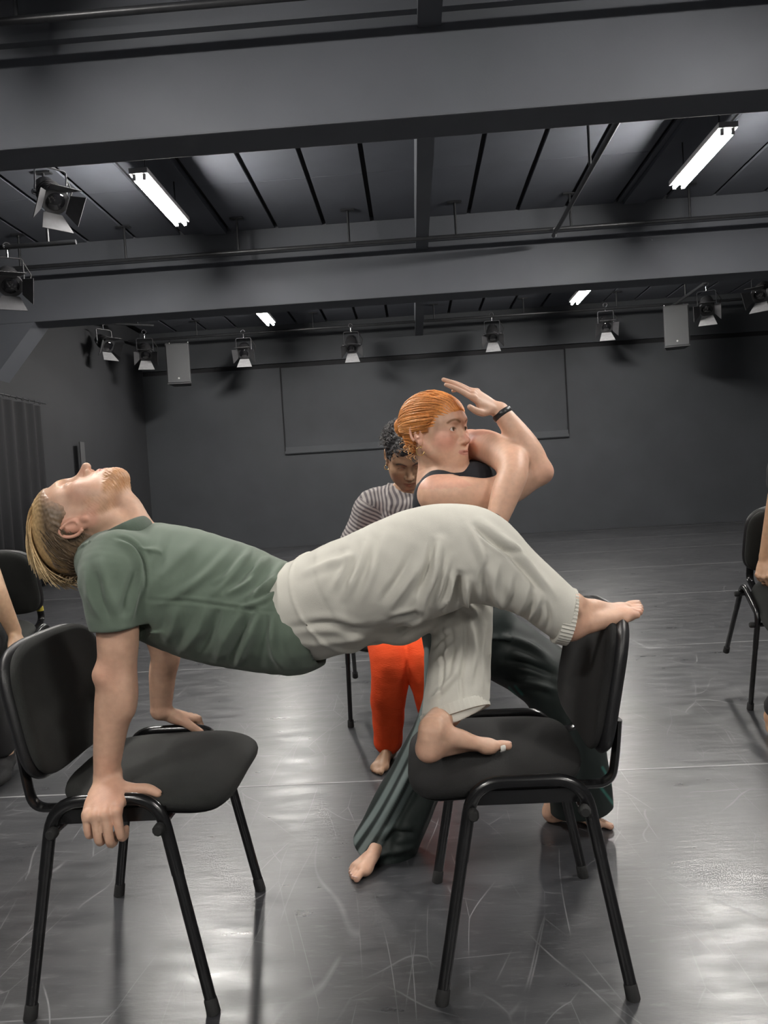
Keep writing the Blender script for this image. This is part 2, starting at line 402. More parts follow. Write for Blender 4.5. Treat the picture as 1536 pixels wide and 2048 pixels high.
pc = at(1112, 458, 9.15); pc[2] = zp - .055
pipe((pc[0], 5.5, pc[2]), (pc[0], 9.32, pc[2]), 'black pipe running lengthwise under the ceiling, clamped to the cross bar', [.06, .5])
cl = empty('pipe_clamp', pc + np.array([0, 0, .02]), 'bright steel hook clamp where the lengthwise pipe meets the cross bar', 'clamp')
MB().tube([(0.028 * math.cos(t), .03, .028 * math.sin(t)) for t in np.linspace(.6, 5.6, 14)], .006, 6, ry=.012).build('hook', M['chrome'], cl, True)
MB().tube([(0, .03, -.03), (0, .03, -.075)], .006, 6).build('bolt', M['chrome'], cl)
# side bars carrying the lamps at both sides
zs = at(1410, 566, 12.6)[2]
pipe((at(1410, 566, 12.6)[0], 10.6, zs), (at(1410, 566, 12.6)[0], 14.2, zs), 'black side bar at the right carrying the rightmost stage lamps', [.1, .8])

# ------------------------------------------------------------------ theatre lamps with barn doors
def make_lamp():
    e = empty('stage_lamp', (0, 0, 0), 'x', 'stage light', 'theatre lamps with barn doors')
    # local: hangs from z = 0, aims along -y and down
    c = MB()
    c.tube([(0.032 * math.cos(t), 0, .03 + .032 * math.sin(t)) for t in np.linspace(-1.2, 3.8, 12)], .007, 6, ry=.018)
    c.tube([(0, 0, 0), (0, 0, -.07)], .011, 8); c.build('hook_clamp', M['chrome'], e, True)
    y = MB(); y.tube(fillet([(-.125, 0, -.30), (-.125, 0, -.07), (.125, 0, -.07), (.125, 0, -.30)], .03), .005, 6, ry=.014); y.build('yoke', M['chrome'], e, True)
    t = math.radians(38); ax = np.array([0, -math.cos(t), -math.sin(t)]); pv = np.array([0, 0, -.28])
    hb = MB(); hb.lathe([(.05, -.17), (.085, -.15), (.098, -.05), (.098, .06), (.108, .065), (.108, .10)], pv, ax, 18)
    for k in range(4): hb.lathe([(.103, -.06 + .028 * k), (.103, -.05 + .028 * k)], pv, ax, 18)
    body = hb.build('housing', M['lampbody'], e, True)
    MB().lathe([(.088, .085), (.07, .105), (.03, .118), (.004, .122)], pv, ax, 16).build('lens', M['glass'], body, True)
    for s in (-1, 1):
        MB().lathe([(.018, 0), (.022, .008), (.02, .03)], pv + np.array([s * .118, 0, 0]), (s, 0, 0), 10).build('knob', M['chrome'], e, True)
    up = nrm(np.cross((1, 0, 0), ax)); 
    if up[2] < 0: up = -up
    base = pv + ax * .105
    for (d, sd, op, ln) in ((up, np.array([1., 0, 0]), .65, .13), (-up, np.array([1., 0, 0]), .35, .17), (np.array([1., 0, 0]), up, .75, .12), (np.array([-1., 0, 0]), up, .75, .12)):
        out = nrm(ax * math.cos(op) + d * math.sin(op)); h0 = base + d * .098; th = np.cross(out, sd) * .0025
        P = [h0 - sd * .075, h0 + sd * .075, h0 + out * ln + sd * .125, h0 + out * ln - sd * .125]
        MB().prism(P, -th, th).build('barn_door', M['flap'] if ln > .15 else M['darkflap'], e)  # lower door coloured paler for tube light from above, others left dark
    MB().tube([(.13, .02, -.1), (.19, .04, -.2), (.15, .05, -.33), (.05, .09, -.30)], .006, 6).build('cable', M['rubber'], e, True)
    return e
lamp = make_lamp()
first = [True]
def place_lamp(px, py, Y, rz, tilt, label, sc=1.0):
    if first[0]: o = lamp; first[0] = False
    else: o = copy_tree(lamp)
    o.location = at(px, py, Y); o.rotation_euler = (tilt, 0, rz); o['label'] = label; o.scale = (sc,) * 3
    if Y < 9:
        for ch in o.children:
            if ch.name.startswith('barn_door'): ch.material_slots[0].link = 'OBJECT'; ch.material_slots[0].material = M['darkflap']
    return o
place_lamp(486, 668, 14.4, .10, .0, 'black theatre lamp just right of the left loudspeaker', 1.12)
place_lamp(701, 655, 14.4, .06, .18, 'black theatre lamp left of centre above the far wall groove', 1.12)
place_lamp(983, 633, 14.4, -.10, .18, 'black theatre lamp right of centre, above the raised hand', 1.12)
place_lamp(1210, 614, 14.4, -.12, .0, 'black theatre lamp between the right tube batten and the right loudspeaker', 1.12)
place_lamp(288, 668, 13.6, .35, .08, 'black theatre lamp just left of the left loudspeaker', 1.12)
place_lamp(205, 650, 12.8, .95, -.1, 'leftmost lamp of the far row, one pale barn door lit', 1.12)
place_lamp(1412, 572, 12.6, -.35, .05, 'black theatre lamp just right of the right loudspeaker', 1.12)
place_lamp(1522, 542, 11.8, -.75, -.05, 'theatre lamp cut by the right edge of the photo', 1.12)
place_lamp(100, 318, 7.0, .85, .1, 'large black theatre lamp with spread barn doors, near the upper left batten', 1.15)
place_lamp(14, 500, 7.6, .55, .0, 'theatre lamp cut by the left edge below the big left lamp', 1.1)
for (px, py, Y, lab) in ((100, 312, 7.0, 'short black bar above the large left lamp'), (14, 494, 7.6, 'short black bar above the lamp at the left edge'), (225, 647, 13.1, 'short black bar carrying the far lamps left of the left loudspeaker')):
    p = at(px, py, Y); d = np.array([1.0, 0, 0]) if Y < 13 else np.array([.85, .5, 0])
    pipe(p - d * .7, p + d * .7, lab, [.2, .8])

# ------------------------------------------------------------------ loudspeakers
def loudspeaker(px, py, Y, rz, label):
    e = empty('loudspeaker', at(px, py, Y), label, 'speaker', 'hanging loudspeakers', rz)
    w, d, h = .43, .36, .74
    c = MB(); c.prism([(-w / 2, -d / 2, -h), (w / 2, -d / 2, -h), (w / 2 * .72, d / 2, -h), (-w / 2 * .72, d / 2, -h)], (0, 0, 0), (0, 0, h)); c.build('cabinet', M['speaker'], e)
    g = MB(); g.box((0, -d / 2 - .006, -h / 2), (w - .03, .016, h - .05), bev=.007); g.build('grille', M['grille'], e)
    MB().lathe([(.016, 0), (.016, .006)], (.0, -d / 2 - .013, -h + .10), (0, -1, 0), 12).build('badge', M['badge'], e)
    for s in (-1, 1):
        MB().tube([(s * .17, 0, -.002), (s * .17, 0, .05)], .012, 8).build('eye_bolt', M['chrome'], e)
        MB().tube([(s * .17, 0, .045), (s * .17, .19, max(.06, zf - .02 - at(px, py, Y)[2]))], .006, 6).build('suspension_rod', M['pipe'], e)
loudspeaker(357, 690, 14.2, .12, 'grey loudspeaker hanging at the left of the far wall')
loudspeaker(1349, 614, 14.2, -.22, 'grey loudspeaker hanging at the right of the far wall')

# ------------------------------------------------------------------ curtain on the left wall
def curtain(y0, y1, z1, label):
    e = empty('stage_curtain', (XL + .12, y0, 0), label, 'curtain')
    n = 120; V = []; Fc = []
    for j, z in enumerate((0.03, 1.2, z1)):
        for i in range(n + 1):
            t = i / n; amp = .05 - .015 * j
            V.append((amp * math.sin(t * 60 + .6 * math.sin(7 * t)) + .02 * math.sin(t * 17), (y1 - y0) * t, z))
    for j in range(2):
        for i in range(n): Fc.append((j * (n + 1) + i, j * (n + 1) + i + 1, (j + 1) * (n + 1) + i + 1, (j + 1) * (n + 1) + i))
    o = MB().add(V, Fc).build('drape', M['curtain'], e, True); md = o.modifiers.new('thick', 'SOLIDIFY'); md.thickness = .006
    MB().tube([(0, -.1, z1 + .05), (0, y1 - y0 + .1, z1 + .05)], .012, 8).build('rail', M['pipe'], e, True)
    for i in range(16):
        t = (i + .5) / 16
        MB().tube([(.018 * math.cos(a), (y1 - y0) * t, z1 + .042 + .022 * math.sin(a)) for a in np.linspace(0, 6.28, 9)[:-1]], .004, 5, closed=True).build('curtain_ring', M['chrome'], e)
zt_c = at(30, 806, 10.2)[2]
curtain(8.2, 10.75, zt_c, 'black curtain on rings along the left wall')
p0, p1 = at(146, 960, 12.0), at(163, 884, 12.0)
s_ = empty('leaning_strip', (XL + .10, 12.0, 0), 'dull grey narrow strip upright against the left wall behind the blond head', 'strip')
MB().box((0, 0, (p1[2] - .0) / 2), (.02, .16, p1[2])).build('board', M['paleboard'], s_)
# ================================================================== stacking chairs
def pad(xc, hx, hy, n_exp, thick, mapf, taper=0.0, rings=7, seg=48, crown=.35):
    """rounded cushion: superellipse outline, soft rolled edge; mapf bends it"""
    prof = []
    for k in range(rings + 1):                       # top from the middle to the rim
        a = k / rings; prof.append((a * .90, thick / 2 * (1 - crown * a ** 3)))
    prof += [(.955, thick * .5 * (1 - crown) * .78), (.99, thick * .5 * .30), (1.0, 0), (.99, -thick * .5 * .35), (.95, -thick * .5 * .85), (.88, -thick * .5)]
    prof += [(.5, -thick * .5), (0.02, -thick * .5)]
    V = []; Fc = []
    for (a, z) in prof:
        for k in range(seg):
            t = 2 * math.pi * k / seg; c, s = math.cos(t), math.sin(t)
            ex = np.sign(c) * abs(c) ** (2 / n_exp); ey = np.sign(s) * abs(s) ** (2 / n_exp)
            V.append(mapf(xc + a * hx * ex, a * hy * ey * (1 + taper * ex), z))
    n = len(prof)
    for i in range(n - 1):
        for k in range(seg):
            l = (k + 1) % seg; Fc.append((i * seg + k, (i + 1) * seg + k, (i + 1) * seg + l, i * seg + l))
    Fc.append(tuple((n - 1) * seg + k for k in range(seg))[::-1])
    return MB().add(V, Fc)
def make_chair(fab, name='conference_chair'):
    """front towards +x, feet at +-.2, +-.25"""
    e = empty(name, (0, 0, 0), 'x', 'chair')
    RZ = .464
    for s in (-1, 1):
        yt, yb = s * .236, s * .25
        fr, rr = np.array([.200, yb, 0]), np.array([-.200, yb, 0])
        ft, rt = np.array([.108, yt, RZ]), np.array([-.122, yt, RZ])
        path = fillet([rr, rt, ft, fr], [.065, .065], 8)
        cut = .30                                         # legs below, rail above
        def lerp_z(a, b, z): return a + (b - a) * ((z - a[2]) / (b[2] - a[2]))
        lf, lr = lerp_z(fr, ft, cut), lerp_z(rr, rt, cut)
        rail = [lr] + path[1:-1] + [lf]
        MB().tube(rail, .0115, 12, ry=.0140, up=(0, 1, 0)).build('side_rail', M['metal'], e, True)
        for foot, topp in ((fr, lf), (rr, lr)):
            lg = MB().tube([foot + (0, 0, .004), topp + (topp - foot) * .004], .0105, 12, ry=.0130, up=(0, 1, 0)).build('leg', M['metal'], e, True)
            d = nrm(topp - foot)
            MB().tube([foot, foot + d * .030, foot + d * .034], [.0150, .0142, .0115], 12, up=(0, 1, 0)).build('foot_cap', M['rubber'], lg, True)
        MB().box((-.005, s * .228, .428), (.25, .006, .03)).build('seat_bracket', M['metal'], e)
        # back support: flat oval tube from under the seat, curving up behind the backrest
        ps = fillet([(.0, s * .185, .432), (-.192, s * .185, .432), (-.204, s * .185, .50), (-.212, s * .185, .57)], [.055, .02], 8)
        MB().tube(ps, .0085, 10, ry=.0165, up=(0, 0, 1) if False else (1, 0, .3)).build('back_support', M['metal'], e, True)
    for x in (.112, -.118):
        cb = MB().tube([(x, -.252, .405), (x, .252, .405)], .009, 10).build('cross_bar', M['metal'], e, True)
        for s in (-1, 1):
            MB().lathe([(.010, 0), (.0125, .004), (.0125, .018), (.009, .022)], (x, s * .246, .405), (0, s, 0), 10).build('stacking_knob', M['rubber'], cb, True)
    def seatmap(x, y, z):
        front = max(0.0, x - .10); rear = max(0.0, -.05 - x)
        return (x, y, 0.466 + z - 1.25 * front ** 2 + .35 * rear ** 2 - .36 * y * y - .012 * math.exp(-((x + .02) / .1) ** 2 - (y / .12) ** 2) * (1 if z > 0 else 0))
    pad(.052, .198, .226, 4.2, .050, seatmap, taper=.045).build('seat', fab, e, True)
    pad(.052, .180, .205, 4.2, .014, lambda x, y, z: (seatmap(x, y, 0)[0], y, seatmap(x, y, 0)[2] - .031 + z), taper=.045).build('seat_pan', M['plastic'], e, True)
    ta = math.radians(12.0)
    def backmap(off):
        def f(u, v, z):                                   # u up the back, v sideways, z towards the sitter
            hz = .640 + u * math.cos(ta); bx = -.205 - u * math.sin(ta) + (z + off) * math.cos(ta) + .28 * v * v
            return (bx, v, hz + (z + off) * math.sin(ta))
        return f
    def swap(f): return lambda x, y, z: f(x, -y, z)
    pad(0, .156, .226, 4.0, .034, swap(backmap(.012)), taper=-.03, crown=.25).build('backrest', fab, e, True)
    sh = pad(0, .160, .231, 4.2, .034, swap(backmap(-.010)), taper=-.03, crown=.1).build('back_shell', M['plastic'], e, True)
    for s in (-1, 1):
        MB().lathe([(.006, 0), (.006, .004)], (-.212, s * .185, .60), (-1, 0, -.2), 8).build('screw', M['chrome'], sh)
    return e
chA = make_chair(M['fabric']); chA.location = (-.692, 1.838, 0)
chA['label'] = 'charcoal fabric chair at the left, gripped by both hands of the man in green'
chB = make_chair(M['fabric2']); chB.location = (.197, 1.842, 0); chB.rotation_euler = (0, 0, math.pi - .01)
chB['label'] = 'worn black chair at the right with bare feet on its seat and backrest'
def tipped(src, xf, yf, ang, yaw, label):
    """copy of a chair facing the camera, tipped forward on its front feet"""
    o = copy_tree(src); o['label'] = label
    Rz = Matrix.Rotation(-math.pi / 2 + yaw, 4, 'Z'); Ry = Matrix.Rotation(ang, 4, 'Y')
    o.matrix_world = Matrix.Translation((xf, yf, 0.0)) @ Rz @ Ry @ Matrix.Translation((-.200, 0, 0.003))
    return o
TIP = math.radians(20)
chC = tipped(chA, -.105, 3.50, TIP, 0.0, 'black chair tipped forward under the person in orange trousers')
xr_ = atz(1505, 1420)[0]
chD = tipped(chA, xr_ + .24, 3.45, math.radians(27), -.12, 'black chair tipped forward at the right edge, held by a hand')
chE = tipped(chA, -2.00, 3.42, TIP + .07, 0.0, 'black chair tipped forward at the left edge behind the green-shirted man, yellow tape on it')
MB().tube([(-.2005, .185, .480), (-.2045, .185, .503)], .0095, 10, ry=.0175, up=(1, 0, .3)).build('yellow_tape_wrap', M['tape'], chE, True)
for c in (chA, chB, chC, chD, chE): c['group'] = 'stacking conference chairs'
# ================================================================== figures: signed distance fields meshed as one smooth skin
F32 = np.float32
class SDF:
    def __init__(s): s.p = []
    def chain(s, pts, rad, u=None, k=.015, sub=5, op='u', cap=1.0, close=False):
        """elliptical limb along points; rad: r or (ru, rv) per point; u: direction of ru"""
        pts = np.array(pts, float); R = np.array([(r, r) if np.isscalar(r) else r for r in rad], float)
        n = len(pts)
        if u is None: U = None
        else:
            U = np.array(u, float); U = np.tile(U, (n, 1)) if U.ndim == 1 else U
        def cr(A, i, t):
            g = lambda j: A[j % n] if close else A[min(max(j, 0), n - 1)]
            a, b, c, d = g(i - 1), g(i), g(i + 1), g(i + 2)
            return .5 * ((2 * b) + (-a + c) * t + (2 * a - 5 * b + 4 * c - d) * t * t + (-a + 3 * b - 3 * c + d) * t ** 3)
        P = []; Q = []; W = []
        for i in range(n if close else n - 1):
            for j in range(sub):
                t = j / sub; P.append(cr(pts, i, t)); Q.append(np.maximum(cr(R, i, t), .0008))
                if U is not None: W.append(U[i] * (1 - t) + U[(i + 1) % n] * t)
        if not close:
            P.append(pts[-1]); Q.append(R[-1])
            if U is not None: W.append(U[-1])
        else:
            P.append(P[0]); Q.append(Q[0])
            if U is not None: W.append(W[0])
        s.p.append(('chain', op, k, np.array(P), np.array(Q), None if U is None else np.array(W), cap)); return s
    def ell(s, c, r, frame=None, k=.02, op='u'):
        s.p.append(('ell', op, k, np.array(c, float), np.array(r if not np.isscalar(r) else (r, r, r), float), np.eye(3) if frame is None else np.array(frame, float), 0)); return s
    def cut(s, c, n, rad, k=.004):
        """plane cut (removes the side n points to) within a radius of c"""
        s.p.append(('cut', 's', k, np.array(c, float), nrm(n), rad, 0)); return s
    def bounds(s):
        lo = np.full(3, 1e9); hi = -lo
        for q in s.p:
            if q[1] != 'u': continue
            if q[0] == 'chain': m = q[4].max(); lo = np.minimum(lo, (q[3] - m).min(0)); hi = np.maximum(hi, (q[3] + m).max(0))
            else: m = q[4].max(); lo = np.minimum(lo, q[3] - m); hi = np.maximum(hi, q[3] + m)
        return lo, hi
    def field(s, lo, hi, h):
        n = np.ceil((hi - lo) / h).astype(int) + 1
        ax = [(lo[i] + h * np.arange(n[i])).astype(F32) for i in range(3)]
        f = np.full(tuple(n), .3, F32)
        def sl(a, b):
            i0 = np.maximum(np.floor((a - lo) / h).astype(int), 0); i1 = np.minimum(np.ceil((b - lo) / h).astype(int) + 1, n)
            return None if (i1 <= i0).any() else tuple(slice(int(x), int(y)) for x, y in zip(i0, i1))
        for (kind, op, k, A, B, Cc, cap) in s.p:
            mg = k + 3 * h
            if kind == 'ell':
                m = np.abs(Cc.T) @ B
                w = sl(A - m - mg, A + m + mg)
                if w is None: continue
                X = [ax[i][w[i]] - F32(A[i]) for i in range(3)]
                X = np.meshgrid(*X, indexing='ij')
                l = [(X[0] * F32(Cc[j][0]) + X[1] * F32(Cc[j][1]) + X[2] * F32(Cc[j][2])) / F32(B[j]) for j in range(3)]
                k0 = np.sqrt(l[0] ** 2 + l[1] ** 2 + l[2] ** 2); k1 = np.sqrt((l[0] / F32(B[0])) ** 2 + (l[1] / F32(B[1])) ** 2 + (l[2] / F32(B[2])) ** 2)
                d = np.where(k0 < .2, -F32(B.min()) * (1 - k0), k0 * (k0 - 1) / np.maximum(k1, 1e-6))
            elif kind == 'cut':
                w = sl(A - Cc, A + Cc)
                if w is None: continue
                X = np.meshgrid(*[ax[i][w[i]] - F32(A[i]) for i in range(3)], indexing='ij')
                d = -(X[0] * F32(B[0]) + X[1] * F32(B[1]) + X[2] * F32(B[2]))
                rr = np.sqrt(X[0] ** 2 + X[1] ** 2 + X[2] ** 2); d = np.where(rr < Cc, d, .3).astype(F32)
            else:
                m = B.max()
                w = sl((A - m).min(0) - mg, (A + m).max(0) + mg)
                if w is None: continue
                o0 = [w[i].start for i in range(3)]
                d = np.full(tuple(x.stop - x.start for x in w), .3, F32)
                U = None
                for i in range(len(A) - 1):
                    a, b = A[i], A[i + 1]; L = np.linalg.norm(b - a)
                    if L < 1e-7: continue
                    wv = (b - a) / L
                    ref = Cc[i] if Cc is not None else (U if U is not None else (np.array([0, 0, 1.]) if abs(wv[2]) < .9 else np.array([1., 0, 0])))
                    U = nrm(ref - ref.dot(wv) * wv); V = np.cross(wv, U)
                    mm = max(B[i].max(), B[i + 1].max())
                    w2 = sl(np.minimum(a, b) - mm - mg, np.maximum(a, b) + mm + mg)
                    if w2 is None: continue
                    X = np.meshgrid(*[ax[j][w2[j]] - F32(a[j]) for j in range(3)], indexing='ij')
                    dt = lambda v: X[0] * F32(v[0]) + X[1] * F32(v[1]) + X[2] * F32(v[2])
                    q = dt(wv); t = np.clip(q / F32(L), 0, 1); qw = q - t * F32(L)
                    ru = F32(B[i, 0]) + t * F32(B[i + 1, 0] - B[i, 0]); rv = F32(B[i, 1]) + t * F32(B[i + 1, 1] - B[i, 1])
                    end = (i == 0, i == len(A) - 2)
                    rw = np.minimum(ru, rv)
                    if cap < 1: rw = np.where((t <= 0) & end[0] | (t >= 1) & end[1], np.maximum(rw * F32(cap), .002), rw)
                    lu, lv, lw = dt(U) / ru, dt(V) / rv, qw / rw
                    k0 = np.sqrt(lu * lu + lv * lv + lw * lw); k1 = np.sqrt((lu / ru) ** 2 + (lv / rv) ** 2 + (lw / rw) ** 2)
                    dd = np.where(k0 < .2, -np.minimum(ru, rv) * (1 - k0), k0 * (k0 - 1) / np.maximum(k1, 1e-6))
                    w3 = tuple(slice(w2[j].start - o0[j], w2[j].stop - o0[j]) for j in range(3))
                    # the chain's own box always holds the segment's box
                    d[w3] = np.minimum(d[w3], dd[tuple(slice(0, d[w3].shape[j]) for j in range(3))])
            g = f[w]
            if op == 'u':
                hh = np.maximum(k - np.abs(g - d), 0) / max(k, 1e-6); f[w] = np.minimum(g, d) - hh * hh * F32(k / 4)
            else:
                hh = np.maximum(k - np.abs(g + d), 0) / max(k, 1e-6); f[w] = np.maximum(g, -d) + hh * hh * F32(k / 4)
        return f, lo
    def mesh(s, h, lo=None, hi=None, skip=()):
        if lo is None: lo, hi = s.bounds(); lo = lo - 4 * h; hi = hi + 4 * h
        f, o = s.field(np.array(lo, float), np.array(hi, float), h)
        V, Q = surfnet(f, o, h)
        for (a, b) in skip:
            c = V[Q].mean(1); m = ((c > np.array(a) + h) & (c < np.array(b) - h)).all(1); Q = Q[~m]
        return V, Q
    def patches(s, h, fine):
        """whole body at step h, finer inside the boxes (lo, hi, step)"""
        out = []; n = 0
        V, Q = s.mesh(h, skip=[(a, b) for a, b, _ in fine]); out.append((V, Q))
        for (a, b, hf) in fine: out.append(s.mesh(hf, a, b))
        Vs = []; Qs = []
        for V, Q in out:
            used = np.unique(Q); mp = np.full(len(V), -1); mp[used] = np.arange(len(used))
            Vs.append(V[used]); Qs.append(mp[Q] + n); n += len(used)
        return np.concatenate(Vs), np.concatenate(Qs)
def surfnet(f, o, h):
    s = f < 0
    nx, ny, nz = (x - 1 for x in f.shape)
    cnt = np.zeros((nx, ny, nz), np.int8)
    for dx in (0, 1):
        for dy in (0, 1):
            for dz in (0, 1): cnt += s[dx:dx + nx, dy:dy + ny, dz:dz + nz]
    act = np.argwhere((cnt > 0) & (cnt < 8))
    idx = np.full((nx, ny, nz), -1, np.int32); idx[tuple(act.T)] = np.arange(len(act))
    acc = np.zeros((len(act), 3)); num = np.zeros(len(act))
    cor = [(0, 0, 0), (1, 0, 0), (0, 1, 0), (1, 1, 0), (0, 0, 1), (1, 0, 1), (0, 1, 1), (1, 1, 1)]
    val = [f[act[:, 0] + c[0], act[:, 1] + c[1], act[:, 2] + c[2]] for c in cor]
    for a, b in ((0, 1), (2, 3), (4, 5), (6, 7), (0, 2), (1, 3), (4, 6), (5, 7), (0, 4), (1, 5), (2, 6), (3, 7)):
        m = (val[a] < 0) != (val[b] < 0)
        t = np.where(m, val[a] / np.where(m, val[a] - val[b], 1), 0)
        ca, cb = np.array(cor[a]), np.array(cor[b])
        acc += np.where(m[:, None], ca + t[:, None] * (cb - ca), 0); num += m
    V = (act + acc / num[:, None]) * h + o
    Q = []
    for axis in range(3):
        A = [slice(None)] * 3; B = [slice(None)] * 3; A[axis] = slice(0, -1); B[axis] = slice(1, None)
        d = s[tuple(A)].astype(np.int8) - s[tuple(B)].astype(np.int8)
        e = np.argwhere(d != 0); sg = d[tuple(e.T)]
        b1, b2 = (axis + 1) % 3, (axis + 2) % 3
        ok = (e[:, b1] > 0) & (e[:, b2] > 0) & (e[:, b1] < f.shape[b1] - 1) & (e[:, b2] < f.shape[b2] - 1); e = e[ok]; sg = sg[ok]
        def cell(u, v):
            c = e.copy(); c[:, b1] += u; c[:, b2] += v; return idx[tuple(c.T)]
        q = np.stack([cell(-1, -1), cell(0, -1), cell(0, 0), cell(-1, 0)], 1)
        q[sg < 0] = q[sg < 0][:, ::-1]; Q.append(q)
    return V, np.concatenate(Q)
def vnormals(V, Q):
    n = np.cross(V[Q[:, 2]] - V[Q[:, 0]], V[Q[:, 3]] - V[Q[:, 1]]); out = np.zeros_like(V)
    for j in range(4): np.add.at(out, Q[:, j], n)
    return out / (np.linalg.norm(out, axis=1, keepdims=True) + 1e-12)
def smooth(V, Q, it=2, lam=.5):
    E = np.concatenate([Q[:, [0, 1]], Q[:, [1, 2]], Q[:, [2, 3]], Q[:, [3, 0]]])
    for _ in range(it):
        acc = np.zeros_like(V); c = np.zeros(len(V))
        np.add.at(acc, E[:, 0], V[E[:, 1]]); np.add.at(c, E[:, 0], 1); np.add.at(acc, E[:, 1], V[E[:, 0]]); np.add.at(c, E[:, 1], 1)
        V = V * (1 - lam) + lam * acc / np.maximum(c, 1)[:, None]
    return V
def wloc(o):
    l = np.zeros(3)
    while o is not None: l = l + np.array(o.location); o = o.parent
    return l
def skin_obj(name, V, Q, mat, parent, col=None, scal=None):
    me = bpy.data.meshes.new(name); me.vertices.add(len(V)); me.loops.add(len(Q) * 4); me.polygons.add(len(Q))
    me.vertices.foreach_set('co', (V - wloc(parent)).astype(F32).ravel())
    me.loops.foreach_set('vertex_index', Q.astype(np.int32).ravel())
    me.polygons.foreach_set('loop_start', np.arange(0, len(Q) * 4, 4, dtype=np.int32))
    me.polygons.foreach_set('use_smooth', np.ones(len(Q), bool)); me.update(calc_edges=True); me.validate()
    if col is not None:
        a = me.color_attributes.new('Col', 'FLOAT_COLOR', 'POINT'); a.data.foreach_set('color', np.c_[col, np.ones(len(col))].astype(F32).ravel())
    if scal is not None:
        a = me.attributes.new('Stripe', 'FLOAT', 'POINT'); a.data.foreach_set('value', scal.astype(F32))
    return link(name, me, mat, parent)
def wob(V, scale, seed, n=5):
    """cheap smooth noise, about -1..1"""
    g = np.random.default_rng(seed); out = np.zeros(len(V))
    for i in range(n):
        k = g.normal(size=3) * scale * (1 + .5 * i); out += np.sin(V @ k + g.uniform(0, 6.28) + 1.3 * np.sin(V @ (g.normal(size=3) * scale * .6))) / (1 + .5 * i)
    return out / 2.2
def polydist(P, line):
    """distance of 2d points to a polyline and the place along it (0..1)"""
    line = np.array(line, float); best = np.full(len(P), 1e9); par = np.zeros(len(P)); L = np.r_[0, np.cumsum(np.linalg.norm(np.diff(line, axis=0), axis=1))]
    side = np.zeros(len(P))
    for i in range(len(line) - 1):
        a, b = line[i], line[i + 1]; d = b - a; t = np.clip(((P - a) @ d) / (d @ d), 0, 1); c = a + t[:, None] * d; q = np.linalg.norm(P - c, axis=1)
        m = q < best; best[m] = q[m]; par[m] = (L[i] + t[m] * (L[i + 1] - L[i])) / L[-1]
        side[m] = np.sign((P[m] - a) @ np.array([-d[1], d[0]]))
    return best, par, side
def spline2(line, n=5):
    line = [np.array(p, float) for p in line]; out = []
    for i in range(len(line) - 1):
        a = line[max(i - 1, 0)]; b = line[i]; c = line[i + 1]; d = line[min(i + 2, len(line) - 1)]
        for j in range(n):
            t = j / n; out.append(.5 * ((2 * b) + (-a + c) * t + (2 * a - 5 * b + 4 * c - d) * t * t + (-a + 3 * b - 3 * c + d) * t ** 3))
    out.append(line[-1]); return out
def fold(V, Q, lines, facing=.05):
    """press soft creases (height < 0) and ridges (> 0) into cloth; lines given where they lie on the near side"""
    N = vnormals(V, Q); P = proj(V); view = V - EYE; view /= np.linalg.norm(view, axis=1, keepdims=True)
    w = np.clip((-(N * view).sum(1) - facing) / .25, 0, 1); D = np.zeros(len(V))
    for (ln, wid, ht) in lines:
        ln = spline2(ln); lo = np.min(ln, 0) - 3 * wid; hi = np.max(ln, 0) + 3 * wid
        m = ((P > lo) & (P < hi)).all(1) & (w > 0)
        if not m.any(): continue
        d, t, sd = polydist(P[m], ln); taper = np.clip(np.sin(np.pi * np.clip(t, .02, .98)), 0, 1) ** .6
        x = d * sd / wid                                  # ridge with a sharper flank on one side
        g = np.exp(-(x * np.where(x > 0, 1.0, 1.6)) ** 2) - .35 * np.exp(-((np.abs(x) - 1.7) * 1.2) ** 2)
        D[np.where(m)[0]] += 1.45 * ht * taper * g
    return V + N * (D * w)[:, None]

